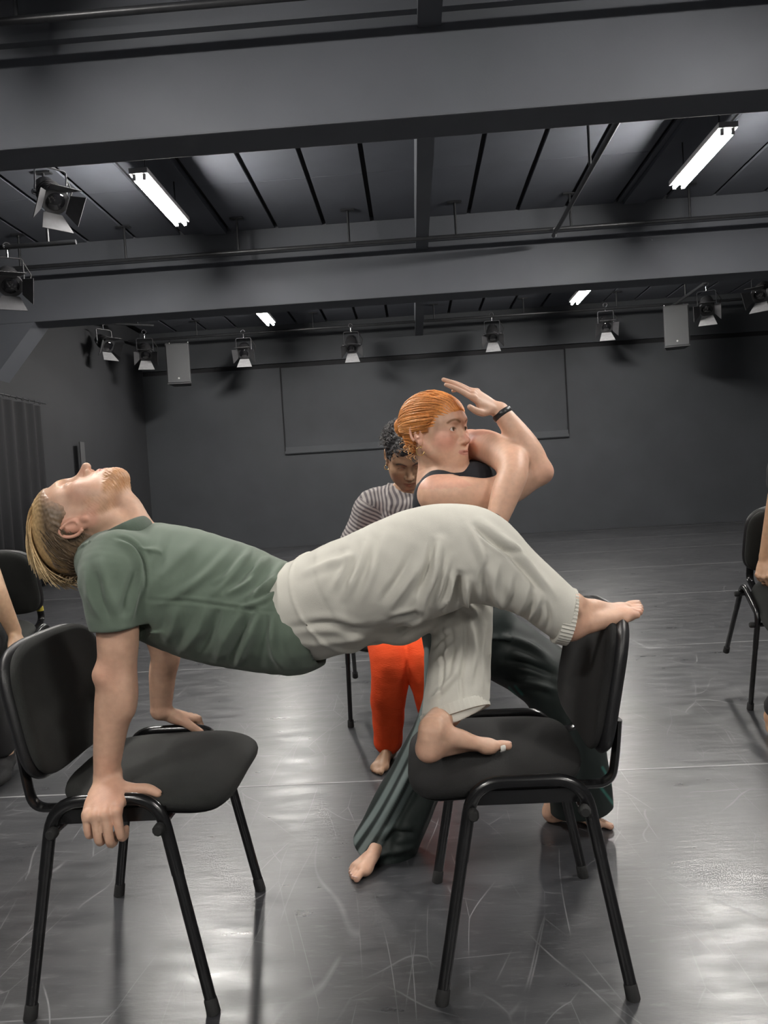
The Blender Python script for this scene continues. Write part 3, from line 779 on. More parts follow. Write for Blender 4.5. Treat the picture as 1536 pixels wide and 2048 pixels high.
# ------------------------------------------------------------------ anatomy
class Head:
    """adds a head to a body field; local axes: right, face, crown"""
    def __init__(s, S, O, F, U, sc=1.0, eyes='open', jaw=1.0, nose=1.0, ears=True, chin=0.0):
        s.O = np.array(O, float); s.F = nrm(F); U = np.array(U, float); s.U = nrm(U - U.dot(s.F) * s.F); s.R = np.cross(s.F, s.U); s.sc = sc
        fr = np.stack([s.R, s.F, s.U]); w = s.w; q = lambda *v: [sc * x for x in v]
        E = lambda c, r, k=.02, op='u': S.ell(w(c), np.array(r) * sc, fr, k * sc, op)
        C = lambda pts, r, k=.012, op='u', sub=4: S.chain([w(p) for p in pts], [np.array(x) * sc for x in r], None, k * sc, sub, op)
        E((0, -.014, .034), (.0745, .095, .078)); E((0, .008, -.012), (.066, .076, .078), .03)
        E((0, .036, .046), (.059, .053, .054), .03); E((0, .042, -.032), (.053, .046, .072), .03)
        for x in (-1, 1):
            C([(x * .057, -.002, -.045), (x * .050, .030, -.078 + chin * .8), (x * .020 * jaw, .070, -.099 + chin)], [.017, .017, .017], .028)
            E((x * .043, .060, -.024), (.019, .019, .017), .03)
        E((0, .078, -.100 + chin), (.023 * jaw, .017, .016), .022)
        C([(-.050, .058, .022), (-.026, .083, .027), (0, .087, .023), (.026, .083, .027), (.050, .058, .022)], [.010] * 5, .022)
        for x in (-1, 1):
            E((x * .032, .101, .002), (.019, .018, .0125), .016, 's')
        E((0, .074, -.064), (.031, .026, .027), .022)
        for x in (-1, 1): E((x * .040, .052, -.048), (.020, .020, .026), .03)
        C([(0, .085, .014), (0, .097 + .003 * (nose - 1), -.014), (0, .1125 * nose, -.035)], [(.0075, .0075), (.0085, .0085), (.0105, .0105)], .014)
        for x in (-1, 1):
            E((x * .0125, .0985, -.040), (.0075, .0105, .0075), .008); E((x * .0068, .108, -.0465), (.0036, .006, .003), .003, 's')
            E((x * .032, .0755, .001), (.0165, .0125, .0118), .008)
            if eyes == 'open':
                E((x * .032, .0895, .0000), (.0145, .011, .0060), .0025, 's')
            else:
                C([(x * .020, .0885, -.002), (x * .032, .0895, -.0045), (x * .044, .083, -.002)], [.0011] * 3, .002, 's')
        C([(-.023, .088, -.0695), (-.008, .0985, -.0655), (0, .0978, -.0668), (.008, .0985, -.0655), (.023, .088, -.0695)], [.0030, .0048, .0045, .0048, .0030], .006)
        C([(-.020, .0875, -.0735), (0, .0965, -.0770), (.020, .0875, -.0735)], [.0035, .0062, .0035], .006)
        C([(-.025, .0895, -.0712), (-.009, .1010, -.0702), (0, .1015, -.0715), (.009, .1010, -.0702), (.025, .0895, -.0712)], [.0013] * 5, .0025, 's')
        if ears:
            for x in (-1, 1):
                E((x * .075, -.013, -.006), (.0095, .0175, .030), .006)
                C([(x * .083, -.004 - .014 + .0145 * math.cos(t) - .004, .000 + .026 * math.sin(t)) for t in np.linspace(-.6, 4.3, 9)], [.0042] * 9, .003)
                E((x * .080, -.004, -.033), (.005, .008, .009), .005)
                E((x * .085, -.010, -.002), (.0055, .0065, .013), .004, 's')
        s.box = (s.O - .175 * sc, s.O + .175 * sc)
    def w(s, p): p = np.array(p, float) * s.sc; return s.O + s.R * p[0] + s.F * p[1] + s.U * p[2]
    def loc(s, V): d = (V - s.O) / s.sc; return np.stack([d @ s.R, d @ s.F, d @ s.U], 1)
    def eyes(s, parent, gaze=(0, 1, 0)):
        gz = nrm(s.R * gaze[0] + s.F * gaze[1] + s.U * gaze[2])
        for x in (-1, 1):
            m = MB(); m.lathe([(.0122 * math.sin(t) + .0001, -.0122 * math.cos(t)) for t in np.linspace(0, math.pi, 14)], (0, 0, 0), (0, 0, 1), 20)
            o = m.build('eye', M['eye'], parent, True); c = s.w((x * .0318, .0752, .0004))
            q = Vector(gz).to_track_quat('Z', 'Y'); o.matrix_local = Matrix.Translation(Vector(c) - parent.location) @ q.to_matrix().to_4x4() @ Matrix.Scale(s.sc, 4)
def bandw(d, r, soft): return np.clip((r + soft - d) / (2 * soft), 0, 1)
def paint_face(H, V, col, skin, lips, brow, blush=None, blush_w=.5, browth=.0036, shade=None):
    L = H.loc(V); near = np.linalg.norm(L / np.array((.092, .128, .135)), axis=1) < 1; ax = np.abs(L[:, 0])
    def mixc(w, c):
        w = (w * near)[:, None]; col[:] = col * (1 - w) + np.array(c) * w
    if blush is not None:
        d = np.linalg.norm((L - np.array([0, .06, -.03])) / np.array([1, 1, 1]) * np.array([0, 1, 1]) + np.stack([ax - .045, L[:, 0] * 0, L[:, 0] * 0], 1), axis=1)
        mixc(np.clip(1 - d / .045, 0, 1) * blush_w, blush)
        dn = np.linalg.norm(L - np.array([0, .112, -.03]), axis=1); mixc(np.clip(1 - dn / .022, 0, 1) * blush_w * .7, blush)
    P2 = np.stack([ax, L[:, 2]], 1)
    d, t, _ = polydist(P2, [(.0, -.0675), (.008, -.0665), (.023, -.0700), (.010, -.0755), (0, -.0770)])
    inside = (ax < .023) & (L[:, 2] < -.0645 + .0 * ax) & (L[:, 2] > -.0805 + .30 * np.maximum(ax - .006, 0)) & (L[:, 1] > .078)
    mixc(np.maximum(bandw(d, .0025, .0015) * (L[:, 1] > .078), inside * 1.0) * .8, lips)
    if brow is not None:
        d, t, _ = polydist(P2, spline2([(.014, .0205), (.028, .0275), (.041, .0265), (.050, .020)]))
        mixc(bandw(d, browth * (1 - .45 * 0), .0016) * (L[:, 1] > .03) * .85, brow)
    # lash line
    d, t, _ = polydist(P2, spline2([(.0185, .0005), (.025, .0055), (.033, .0066), (.041, .0042), (.0465, -.0008)]))
    mixc(bandw(d, .0010, .0010) * (L[:, 1] > .06) * .75, (.05, .03, .025))
    return L
def hand(S, Wp, f, n, side, sc=1.0, curls=((20, 25, 15),) * 4, spread=(6, 2, -3, -8), thumb=None, k=.008, lat=None):
    """wrist point, finger direction, palm direction (out of the palm), side 'R'/'L'"""
    f = nrm(f); n = np.array(n, float); n = nrm(n - n.dot(f) * f); t = np.cross(f, n) if side == 'R' else np.cross(n, f)
    Wp = np.array(Wp, float); q = lambda a, b, c: Wp + sc * (f * a + t * b + n * c)
    S.chain([q(-.01, 0, 0), q(.03, .001, .001), q(.065, .001, .002), q(.088, .001, .003)], [(.0255 * sc, .019 * sc), (.034 * sc, .0165 * sc), (.0395 * sc, .0145 * sc), (.038 * sc, .0115 * sc)], t, k * 1.5)
    S.ell(q(.038, .022, .010), np.array([.032, .016, .014]) * sc, np.stack([nrm(f * .9 + t * .45), nrm(np.cross(n, nrm(f * .9 + t * .45))), n]), .012 * sc)
    S.ell(q(.040, -.024, .008), np.array([.033, .013, .012]) * sc, np.stack([f, t, n]), .012 * sc)
    lens = ((.043, .027, .021), (.047, .030, .022), (.043, .028, .022), (.034, .021, .019)); base = (.090, .094, .090, .081); offs = (.0290, .0095, -.0100, -.0285)
    tips = []
    for i in range(4):
        a0 = math.radians(spread[i]); d0 = nrm(f * math.cos(a0) + t * math.sin(a0)); p = q(base[i], offs[i], .002); pts = [q(base[i] - .022, offs[i] * .9, .002), p]; ang = 0
        rr = [.0092, .0098]; fr = (.95, 1.0, .95, .85)[i]
        for j in range(3):
            ang += math.radians(curls[i][j]); d = d0 * math.cos(ang) + n * math.sin(ang); p = p + d * lens[i][j] * sc; pts.append(p); rr.append((.0085, .0078, .0062)[j])
        S.chain(pts, [r * sc * fr for r in rr], None, k * .55, 4); tips.append(p)
        S.ell(pts[1] - n * .004 * sc, .0095 * sc * fr, None, .006 * sc)
    if thumb is None: thumb = ((.055, .048, .006), (.085, .060, .010), (.108, .066, .012))
    pts = [q(.022, .020, .004)] + [q(*x) for x in thumb]
    S.chain(pts, [.0145 * sc, .0118 * sc, .0105 * sc, .0080 * sc], None, k, 5)
    return tips
def foot(S, heel, f, up, med, sc=1.0, ankle=None, toes=True, k=.012, flex=0.0, fan=1.0):
    """heel: point under the heel on the sole; f toe direction; up; med: direction to the big toe side; length .25*sc"""
    f = nrm(f); up = np.array(up, float); up = nrm(up - up.dot(f) * f); m = np.cross(up, f); m = m if m.dot(np.array(med)) > 0 else -m
    heel = np.array(heel, float); q = lambda a, b, c: heel + sc * (f * a + m * b + up * c)
    fr = np.stack([f, m, up])
    S.ell(q(.005, 0, .030), np.array([.034, .029, .031]) * sc, fr, .015)
    S.chain([q(.0, 0, .030), q(.055, -.010, .026), q(.11, -.018, .019), q(.155, -.022, .014)], [(.024 * sc, .027 * sc), (.024 * sc, .022 * sc), (.018 * sc, .021 * sc), (.014 * sc, .018 * sc)], up, k)   # outer edge
    S.chain([q(.02, .004, .060), q(.075, .010, .052), q(.125, .014, .032), q(.170, .018, .018)], [(.028 * sc, .026 * sc), (.026 * sc, .024 * sc), (.019 * sc, .025 * sc), (.016 * sc, .024 * sc)], up, k * 1.4)   # instep
    S.ell(q(.158, .018, .017), np.array([.024, .023, .018]) * sc, fr, k); S.ell(q(.150, -.018, .014), np.array([.024, .020, .014]) * sc, fr, k)
    if ankle is not None:
        a = np.array(ankle, float); S.chain([q(.012, .0, .045), (q(.018, 0, .085)), a], [(.034 * sc, .027 * sc), (.036 * sc, .029 * sc), (.038 * sc, .033 * sc)], f, .02)
        S.ell(q(.022, .027, .083), .0105 * sc, None, .012); S.ell(q(.014, -.027, .075), .0105 * sc, None, .012)
    tips = []
    if toes:
        for i, (b, a0, ln, r) in enumerate(((.024, .176, .050, .0125), (.0045, .178, .042, .0088), (-.0110, .171, .038, .0082), (-.0250, .160, .036, .0078), (-.0370, .147, .032, .0078))):
            sp = .10 * (1 - i * .55) * fan
            d = nrm(f + m * sp * -.2 + up * flex); p0 = q(a0 - .012, b, r + .002)
            p1 = p0 + d * ln * .55 * sc + up * .004 * sc; p2 = p0 + d * ln * sc - up * .002 * sc
            S.chain([p0, p1, p2], [r * sc * 1.0, r * sc * .92, r * sc * .98], None, k * .45, 4); tips.append((p2, d, r * sc))
    return dict(tips=tips, f=f, up=up, m=m, q=q)
def nails(parent, ft, mat, up):
    for (p, d, r) in ft['tips']:
        u = nrm(up - up.dot(d) * d); s = np.cross(d, u); c = p + u * r * .80 + d * r * .25
        V = []; n = 5
        for i in range(n):
            for j in range(n):
                a, b = (i / (n - 1) - .5), (j / (n - 1) - .5)
                V.append(c + d * a * r * 1.05 + s * b * r * 1.15 - u * (b * b * r * .55 + max(a, 0) ** 2 * r * .7) - np.array(parent.location))
        Fc = [(i * n + j, (i + 1) * n + j, (i + 1) * n + j + 1, i * n + j + 1) for i in range(n - 1) for j in range(n - 1)]
        o = MB().add(V, Fc).build('toe_nail', mat, parent, True); md = o.modifiers.new('t', 'SOLIDIFY'); md.thickness = .0008
def strands(name, lines, rad, cols, parent, mat, seg=5):
    """one tuft mesh of hair strands; cols per strand (root, tip)"""
    V = []; Fc = []; CC = []
    loc = np.array(parent.location)
    for ln, r, (c0, c1) in zip(lines, rad, cols):
        ln = np.array(ln); n = len(ln); b0 = len(V); U = None
        for i in range(n):
            w = nrm(ln[min(i + 1, n - 1)] - ln[max(i - 1, 0)]); ref = U if U is not None else np.array([.3, .5, .8]); u = nrm(ref - ref.dot(w) * w); U = u; v = np.cross(w, u); t = i / (n - 1)
            rr = r * (1 - .75 * t ** 3) * min(1, .5 + 2.5 * t)
            for k in range(seg):
                a = 6.2832 * k / seg; V.append(ln[i] + (u * math.cos(a) + v * math.sin(a)) * rr - loc); CC.append(np.array(c0) * (1 - t) + np.array(c1) * t)
        for i in range(n - 1):
            for k in range(seg):
                l = (k + 1) % seg; Fc.append((b0 + i * seg + k, b0 + i * seg + l, b0 + (i + 1) * seg + l, b0 + (i + 1) * seg + k))
    me = bpy.data.meshes.new(name); me.from_pydata([tuple(p) for p in V], [], Fc); me.update()
    me.polygons.foreach_set('use_smooth', [True] * len(me.polygons))
    a = me.color_attributes.new('Col', 'FLOAT_COLOR', 'POINT'); a.data.foreach_set('color', np.c_[np.array(CC), np.ones(len(CC))].astype(F32).ravel())
    return link(name, me, mat, parent)
def stn(t, b, Y, ry):
    """limb section from its upper and lower outline in the photograph at depth Y: centre, up axis, radii"""
    p, q = at(*t, Y), at(*b, Y); return (p + q) / 2, nrm(p - q), (np.linalg.norm(p - q) / 2, ry)
def limb(S, st, **kw):
    c = [stn(*x) for x in st]; S.chain([x[0] for x in c], [x[2] for x in c], np.array([x[1] for x in c]), **kw)
    return c
# ================================================================== the man in the green shirt
def lines_noise(V, Q, amp, freq, seed, w=None):
    N = vnormals(V, Q); d = wob(V, freq, seed) * amp
    if w is not None: d = d * w
    return V + N * d[:, None]
man = empty('person', (-.25, 1.80, 0), 'person in sage green t-shirt and off-white trousers bridging face-up between two chairs', 'person')
S = SDF()
fdir = at(-.25 * 100 + 158, 1037 - 97, 1.82) - at(158, 1037, 1.82); udir = at(158 - 97, 1037 + 25, 1.82) - at(158, 1037, 1.82)
HM = Head(S, at(169, 1038, 1.82), fdir, udir, 1.03, eyes='closed', jaw=1.15, nose=1.03)
S.chain([HM.w((0, -.028, -.035)), at(222, 1052, 1.82), at(262, 1092, 1.82)], [(.050, .056), (.054, .058), (.066, .075)], HM.F, .03)
S.chain([HM.w((0, .035, -.085)), at(262, 1010, 1.82), at(280, 1060, 1.82)], [(.022, .030), (.022, .028), (.03, .04)], HM.F, .03)   # throat
for s in (-1, 1):   # sternomastoid
    S.chain([HM.w((s * .058, -.015, -.045)), at(228, 1040, 1.82 - s * .045), at(275, 1072, 1.82 - s * .02)], [.014, .014, .012], None, .02)
# trunk and hidden legs
limb(S, [((295, 1062), (262, 1180), 1.82, .15), ((345, 1070), (330, 1235), 1.82, .15), ((440, 1098), (430, 1280), 1.82, .14), ((540, 1140), (530, 1285), 1.82, .13), ((640, 1135), (630, 1280), 1.81, .14)], k=.03)
S.chain([at(640, 1210, 1.74), at(780, 1150, 1.70), at(898, 1090, 1.69), at(1020, 1165, 1.685), at(1138, 1232, 1.69)], [.07, .062, .05, .044, .034], None, .03)
S.chain([at(640, 1210, 1.90), at(800, 1150, 1.92), at(935, 1120, 1.88), at(915, 1270, 1.835), at(893, 1425, 1.775)], [.07, .062, .05, .042, .033], None, .03)
# arms
nsh, nel, nwr = at(238, 1130, 1.70), at(234, 1338, 1.650), at(213, 1546, 1.650)
S.chain([nsh, at(235, 1220, 1.66), at(236, 1290, 1.645), nel, at(229, 1400, 1.648), at(219, 1480, 1.648), nwr], [(.050, .046), (.047, .046), (.0435, .045), (.0400, .042), (.0415, .042), (.0335, .036), (.0265, .031)], (1, 0, 0), .02)
S.ell(at(203, 1350, 1.62), .017, None, .03); S.ell(at(254, 1388, 1.63), (.014, .018, .045), None, .04)
fsh, fel, fwr = at(262, 1112, 1.985), at(330, 1300, 2.03), at(322, 1418, 2.062)
S.chain([fsh, at(300, 1215, 2.01), fel, at(325, 1350, 2.045), fwr], [.056, .046, .040, .036, .028], (1, 0, 0), .02)
# hands on the rails: right hand over the near rail, left hand over the far one
hand(S, nwr + np.array([.006, -.006, -.012]), (.16, -.86, -.42), (0.05, .42, -.90), 'R', 1.10, curls=((58, 72, 40), (56, 76, 40), (56, 78, 42), (54, 76, 42)), spread=(3, 1, -2, -5), thumb=((.030, .050, .010), (.034, .078, .014), (.046, .098, .018)))
hand(S, fwr + np.array([.006, .000, -.010]), (.60, .62, -.36), (.2, .2, -.9), 'L', 1.04, curls=((52, 70, 40), (54, 72, 40), (56, 74, 42), (56, 74, 42)), spread=(3, 1, -2, -6), thumb=((.045, .045, .012), (.062, .062, .020), (.078, .076, .026)))
# feet: right foot across the top of the backrest, left foot flat on the seat
ftR = foot(S, at(1146, 1281, 1.665), at(1288, 1222, 1.735) - at(1146, 1281, 1.665), (-.42, -.12, .9), (0, 1, 0), .90, ankle=at(1142, 1222, 1.69), flex=.04)
hl = atz(857, 1524, .488); tp = atz(1012, 1494, .490)
ftL = foot(S, hl, tp - hl, (0, 0, 1), (0, -1, 0), .86, ankle=at(893, 1425, 1.775), flex=0)
man_fine = [(HM.box[0], HM.box[1], .0018),
            (nwr - np.array([.09, .11, .12]), nwr + np.array([.13, .08, .06]), .0020),
            (fwr - np.array([.06, .08, .12]), fwr + np.array([.15, .13, .05]), .0022),
            (at(1128, 1300, 1.62) - (0, 0, .0), at(1320, 1160, 1.83), .0020),
            (hl + (-.05, -.09, -.02), tp + (.05, .09, .16), .0020)]
man_fine = [(np.minimum(a, b), np.maximum(a, b), h) for a, b, h in man_fine]
V, Q = S.patches(.006, man_fine)
SK = np.array((.56, .345, .245))
col = np.tile(SK, (len(V), 1))
col *= (1 + .05 * wob(V, 60, 3))[:, None]
L = paint_face(HM, V, col, SK, (.50, .23, .18), (.42, .24, .11), (.62, .31, .24), .55)
nb = (np.abs(L) < .17).all(1)
# ginger beard: chin, jaw line, upper lip
bw = np.clip((-.078 - L[:, 2]) / .010, 0, 1) * np.clip((L[:, 1] - .030) / .02, 0, 1)
jl = np.clip((-.030 - L[:, 2]) / .02, 0, 1) * np.clip((L[:, 1] + .005) / .01, 0, 1) * np.clip((np.abs(L[:, 0]) - .035) / .012, 0, 1) * np.clip((.048 - L[:, 1]) / .012, 0, 1) * .30
ms = np.clip(1 - np.abs(L[:, 2] + .057) / .006, 0, 1) * (L[:, 1] > .07) * np.clip((.030 - np.abs(L[:, 0])) / .008, 0, 1) * .55
wt = np.clip(np.maximum(np.maximum(bw * .8, jl), ms), 0, 1) * nb * (.85 + .15 * wob(V, 300, 5)); wt = np.clip(wt, 0, 1)[:, None]
wt *= (L[:, 2] > -.135)[:, None]
col = col * (1 - wt) + np.array((.42, .205, .075)) * wt
# ears, knuckles, elbows, soles a little redder
er = np.clip((np.abs(L[:, 0]) - .070) / .006, 0, 1) * nb * .45; col = col * (1 - er[:, None]) + np.array((.62, .27, .20)) * er[:, None]
for c, r, wv in ((at(203, 1350, 1.60), .05, .35), (at(230, 1590, 1.58), .07, .40), (at(215, 1540, 1.6), .05, .25), (at(1150, 1270, 1.66), .06, .30), (at(1270, 1215, 1.7), .05, .3), (hl, .06, .30), (tp, .05, .3), (at(895, 1450, 1.74), .03, .3)):
    w_ = np.clip(1 - np.linalg.norm(V - c, axis=1) / r, 0, 1) * wv; col = col * (1 - w_[:, None]) + np.array((.60, .27, .19)) * w_[:, None]
N_ = vnormals(V, Q)
V = V + N_ * (wt[:, 0] * .0022 * (1 + .6 * wob(V, 420, 8)))[:, None]
skin_obj('body', V, Q, M['skin'], man, np.clip(col, 0, 1))
nails(man, ftR, M['nail'], ftR['up']); nails(man, ftL, M['nail'], ftL['up'])

# hair: short dark sides, long fair top falling back
HS = SDF(); fr = np.stack([HM.R, HM.F, HM.U])
E_ = lambda c, r, k=.015, op='u': HS.ell(HM.w(c), np.array(r) * HM.sc, fr, k, op)
E_((0, -.013, .040), (.0825, .1115, .0870)); E_((0, -.055, -.020), (.062, .050, .062), .03)
E_((0, .122, -.03), (.13, .100, .098), .010, 's'); E_((0, .045, -.105), (.13, .100, .115), .012, 's'); E_((.085, -.006, -.012), (.030, .023, .034), .008, 's'); E_((-.085, -.006, -.012), (.030, .023, .034), .008, 's')
E_((0, .00, -.16), (.13, .13, .075), .01, 's')
Vh, Qh = HS.mesh(.0026)
Lh = HM.loc(Vh); top = np.clip((Lh[:, 2] - .055 + .25 * np.maximum(-Lh[:, 1] - .03, 0)) / .03, 0, 1)
ch = np.array((.125, .084, .050)) * (1 - top[:, None]) + np.array((.46, .31, .15)) * top[:, None]
ch *= (1 + .15 * wob(Lh, 150, 2))[:, None]
fd_ = np.minimum(np.linalg.norm((Lh - (0, .122, -.03)) / (.13, .100, .098), axis=1), np.linalg.norm((Lh - (0, .045, -.105)) / (.13, .100, .115), axis=1)) - 1
fd_ = np.clip(fd_ / .28, 0, 1)[:, None] * (1 - top[:, None]) + top[:, None]; ch = ch * fd_ + np.array((.40, .245, .165)) * (1 - fd_)
Nh = vnormals(Vh, Qh); Vh = Vh + Nh * (.0008 * wob(Lh, 160, 3))[:, None]
skin_obj('hair', Vh, Qh, M['hair'], man, np.clip(ch, 0, 1))
ls, rs, cs = [], [], []
for i in range(260):
    x = RNG.uniform(-.062, .062); ln = []
    L0 = RNG.uniform(0, 1); n = 12
    y0 = .082 - .10 * L0 * RNG.uniform(.6, 1)
    th0 = math.atan2(.075, y0); th1 = th0 + RNG.uniform(1.1, 1.75)
    lift = RNG.uniform(.0, .010)
    for j in range(n):
        t = j / (n - 1); th = th0 + (th1 - th0) * t; sq = math.sqrt(max(0, 1 - (x / .084) ** 2))
        p = np.array([x * (1 + .10 * t) + .003 * math.sin(9 * t + i), (.109 + lift) * math.cos(th) * (.35 + .65 * sq) - .022, (.084 + lift) * math.sin(th) * (.25 + .75 * sq) + .036])
        q = HM.w(p); q = q + np.array([-.010, 0, -.014]) * (t ** 3) * (1 + lift * 60)
        ln.append(q)
    g = RNG.uniform(.75, 1.25); ls.append(ln); rs.append(RNG.uniform(.0012, .0026)); cs.append((np.array((.40, .26, .12)) * g, np.array((.58, .43, .24)) * g))
for i in range(60):   # loose ends hanging below the back of the head
    x = RNG.uniform(-.045, .045); th = RNG.uniform(2.3, 3.3); p = HM.w((x, .102 * math.cos(th) - .022, .086 * math.sin(th) + .036)); ln = []
    for j in range(7):
        t = j / 6; ln.append(p + np.array([-.008 * t + .006 * math.sin(t * 5 + i), .004 * math.sin(t * 4 + i * 2), -.022 * t]) * RNG.uniform(.9, 1.1))
    g = RNG.uniform(.7, 1.1); ls.append(ln); rs.append(.0018); cs.append((np.array((.20, .13, .07)) * g, np.array((.48, .36, .20)) * g))
for i in range(700):   # short dark sides and back
    d = RNG.normal(size=3); d[1] = -abs(d[1]) * .9 + .25; d /= np.linalg.norm(d); p = np.array([0, -.015, .038]) + d * np.array((.0830, .107, .087))
    if p[2] > .075 or p[2] < -.035 or (p[1] > -.01 and p[2] < .012) or p[1] > .055 or (p[1] > .012 and p[2] < .055): continue
    dr = nrm(np.array([0, -.7, -.45]) + RNG.normal(size=3) * .15); dr = dr - dr.dot(d) * d * .9; g = RNG.uniform(.6, 1.5)
    ls.append([HM.w(p + dr * .026 * t + d * .004 * math.sin(t * 2.6)) for t in np.linspace(0, 1, 5)]); rs.append(RNG.uniform(.0009, .0016)); cs.append((np.array((.085, .055, .032)) * g, np.array((.125, .085, .048)) * g))
for o in [strands('long_hair_top', ls, rs, cs, man, M['hair'])]: o['label'] = 'fair longer hair falling back'

# t-shirt
T = SDF()
limb(T, [((250, 1072), (186, 1150), 1.825, .13), ((291, 1049), (238, 1215), 1.825, .185), ((345, 1050), (315, 1278), 1.825, .195), ((400, 1063), (380, 1308), 1.825, .185), ((455, 1082), (440, 1327), 1.825, .175), ((510, 1106), (500, 1336), 1.82, .170), ((560, 1125), (552, 1343), 1.82, .172), ((594, 1134), (590, 1346), 1.82, .176)], k=.02, cap=.12)
for sgn in (-1, 1):
    a = 1.825 + sgn * .155
    if sgn < 0: pts = [at(240, 1108, 1.70), at(224, 1150, 1.668), at(228, 1200, 1.652), at(236, 1272, 1.645)]
    else: pts = [at(262, 1108, 1.96), at(268, 1150, 1.985), at(282, 1200, 2.00), at(297, 1250, 2.015)]
    T.chain(pts, [(.068, .060), (.0705, .066), (.065, .066), (.0535, .062)], (1, 0, 0), .022, cap=.08)
# openings
T.cut(at(234, 1255, 1.645), at(238, 1300, 1.645) - at(231, 1225, 1.645), .070)
T.chain([at(234, 1244, 1.645), at(236, 1290, 1.645)], [(.0475, .054), (.0475, .054)], (1, 0, 0), .003, op='s', cap=.3)
T.chain([at(296, 1232, 2.01), at(306, 1290, 2.02)], [(.0485, .056), (.0485, .056)], (1, 0, 0), .003, op='s', cap=.3)
T.chain([at(228, 1046, 1.82), at(262, 1090, 1.82)], [(.062, .066), (.060, .066)], HM.F, .004, op='s')
T.chain([at(584, 1236, 1.82), at(640, 1230, 1.82)], [(.104, .150), (.112, .165)], (0, 0, 1), .004, op='s', cap=.25)
T.ell(at(652, 1212, 1.60), (.098, .10, .075), None, .006, 's')
V, Q = T.mesh(.0036); V = smooth(V, Q, 1, .4)
V = fold(V, Q, [
    ([(292, 1200), (380, 1203), (470, 1215), (556, 1224)], 4, -.0030),
    ([(232, 1074), (262, 1084), (284, 1110), (292, 1150), (291, 1195)], 4, -.0050), ([(240, 1082), (266, 1098), (280, 1130), (284, 1180)], 9, .004),
    ([(470, 1088), (430, 1135), (372, 1180), (310, 1212)], 10, .0050), ([(504, 1097), (468, 1150), (420, 1196)], 8, .0065), ([(540, 1109), (498, 1165), (446, 1190)], 8, .0075),
    ([(572, 1122), (540, 1163), (492, 1210)], 8, .0085), ([(588, 1132), (560, 1158), (512, 1186)], 7, .0065), ([(556, 1178), (520, 1204), (478, 1218)], 6, .0060), ([(490, 1110), (455, 1150), (430, 1165)], 6, .004), ([(526, 1112), (512, 1140), (488, 1158)], 5, .005),
    ([(400, 1075), (360, 1120), (318, 1160)], 14, .004), ([(345, 1060), (330, 1110), (308, 1150)], 12, -.003),
    ([(410, 1212), (398, 1258), (366, 1302)], 11, .0085), ([(440, 1214), (425, 1260), (398, 1310)], 9, -.0080), ([(482, 1224), (452, 1275), (434, 1322)], 11, .0100), ([(520, 1226), (500, 1275), (474, 1332)], 10, .0095),
    ([(500, 1224), (474, 1290), (455, 1330)], 8, -.0085), ([(548, 1228), (546, 1290), (566, 1338)], 9, .0090), ([(534, 1240), (526, 1290), (520, 1338)], 11, -.0045), ([(350, 1208), (348, 1250), (330, 1285)], 12, .0060),
    ([(172, 1140), (180, 1190), (204, 1240)], 9, .0045), ([(200, 1110), (214, 1170), (236, 1232)], 12, .0040), ([(192, 1140), (202, 1195), (222, 1240)], 8, -.0035), ([(286, 1150), (272, 1195), (262, 1240)], 8, .0055), ([(276, 1135), (258, 1180), (248, 1225)], 8, -.004),
])
V = lines_noise(V, Q, .0016, 38, 11)
tee = skin_obj('t_shirt', V, Q, M['shirt'], man)
# ribbed collar
cc = [at(206, 1083, 1.800), at(214, 1070, 1.748), at(246, 1053, 1.728), at(276, 1040, 1.755), at(292, 1037, 1.82), at(286, 1040, 1.885), at(250, 1056, 1.905), at(214, 1072, 1.885), at(204, 1082, 1.84)]
cc = [np.array(p) + (at(244, 1079, 1.82) - at(239, 1072, 1.82)) for p in cc]
C = SDF(); C.chain(cc, [(.0185, .0065)] * len(cc), nrm(at(210, 1040, 1.82) - at(240, 1078, 1.82)), .004, 6, close=True)
V, Q = C.mesh(.0022); skin_obj('collar', V, Q, M['collar'], tee)

# trousers
P = SDF()
limb(P, [((588, 1150), (582, 1292), 1.82, .150), ((606, 1122), (606, 1318), 1.815, .162), ((652, 1103), (652, 1311), 1.80, .165), ((700, 1078), (705, 1284), 1.785, .165)], k=.02, cap=.2)
limb(P, [((650, 1112), (650, 1296), 1.74, .11), ((720, 1069), (722, 1262), 1.71, .115), ((790, 1036), (792, 1252), 1.70, .115), ((848, 1013), (852, 1236), 1.695, .110), ((900, 1006), (905, 1212), 1.69, .104), ((950, 1018), (948, 1206), 1.685, .098), ((1012, 1066), (990, 1214), 1.685, .090), ((1076, 1122), (1052, 1236), 1.685, .080), ((1118, 1160), (1094, 1264), 1.688, .074), ((1168, 1203), (1146, 1304), 1.69, .066)], k=.03, cap=.08)
P.chain([at(660, 1215, 1.90), at(735, 1196, 1.92), at(800, 1170, 1.92), at(880, 1130, 1.90), at(935, 1115, 1.88)], [.112, .112, .105, .094, .080], None, .04)
P.chain([at(690, 1240, 1.82), at(745, 1236, 1.84), at(800, 1245, 1.85), at(850, 1222, 1.86)], [(.055, .09), (.040, .10), (.052, .10), (.035, .09)], (0, 0, 1), .04)   # baggy seat hanging low
limb(P, [((872, 1130), (988, 1120), 1.875, .075), ((876, 1215), (986, 1210), 1.855, .078), ((864, 1290), (983, 1285), 1.835, .078), ((854, 1360), (980, 1345), 1.812, .076), ((845, 1446), (977, 1420), 1.785, .074), ((842, 1490), (976, 1470), 1.775, .074)], k=.03, cap=.06)
P.cut(at(1133, 1232, 1.69), at(1200, 1250, 1.69) - at(1133, 1232, 1.69), .13)
_a, _b = at(846, 1449, 1.786), at(976, 1403, 1.786); _u = nrm(_b - _a)
P.cut((_a + _b) / 2, np.array([-.0, 0, -1.]) - np.dot((0, 0, -1.), _u) * _u, .15)
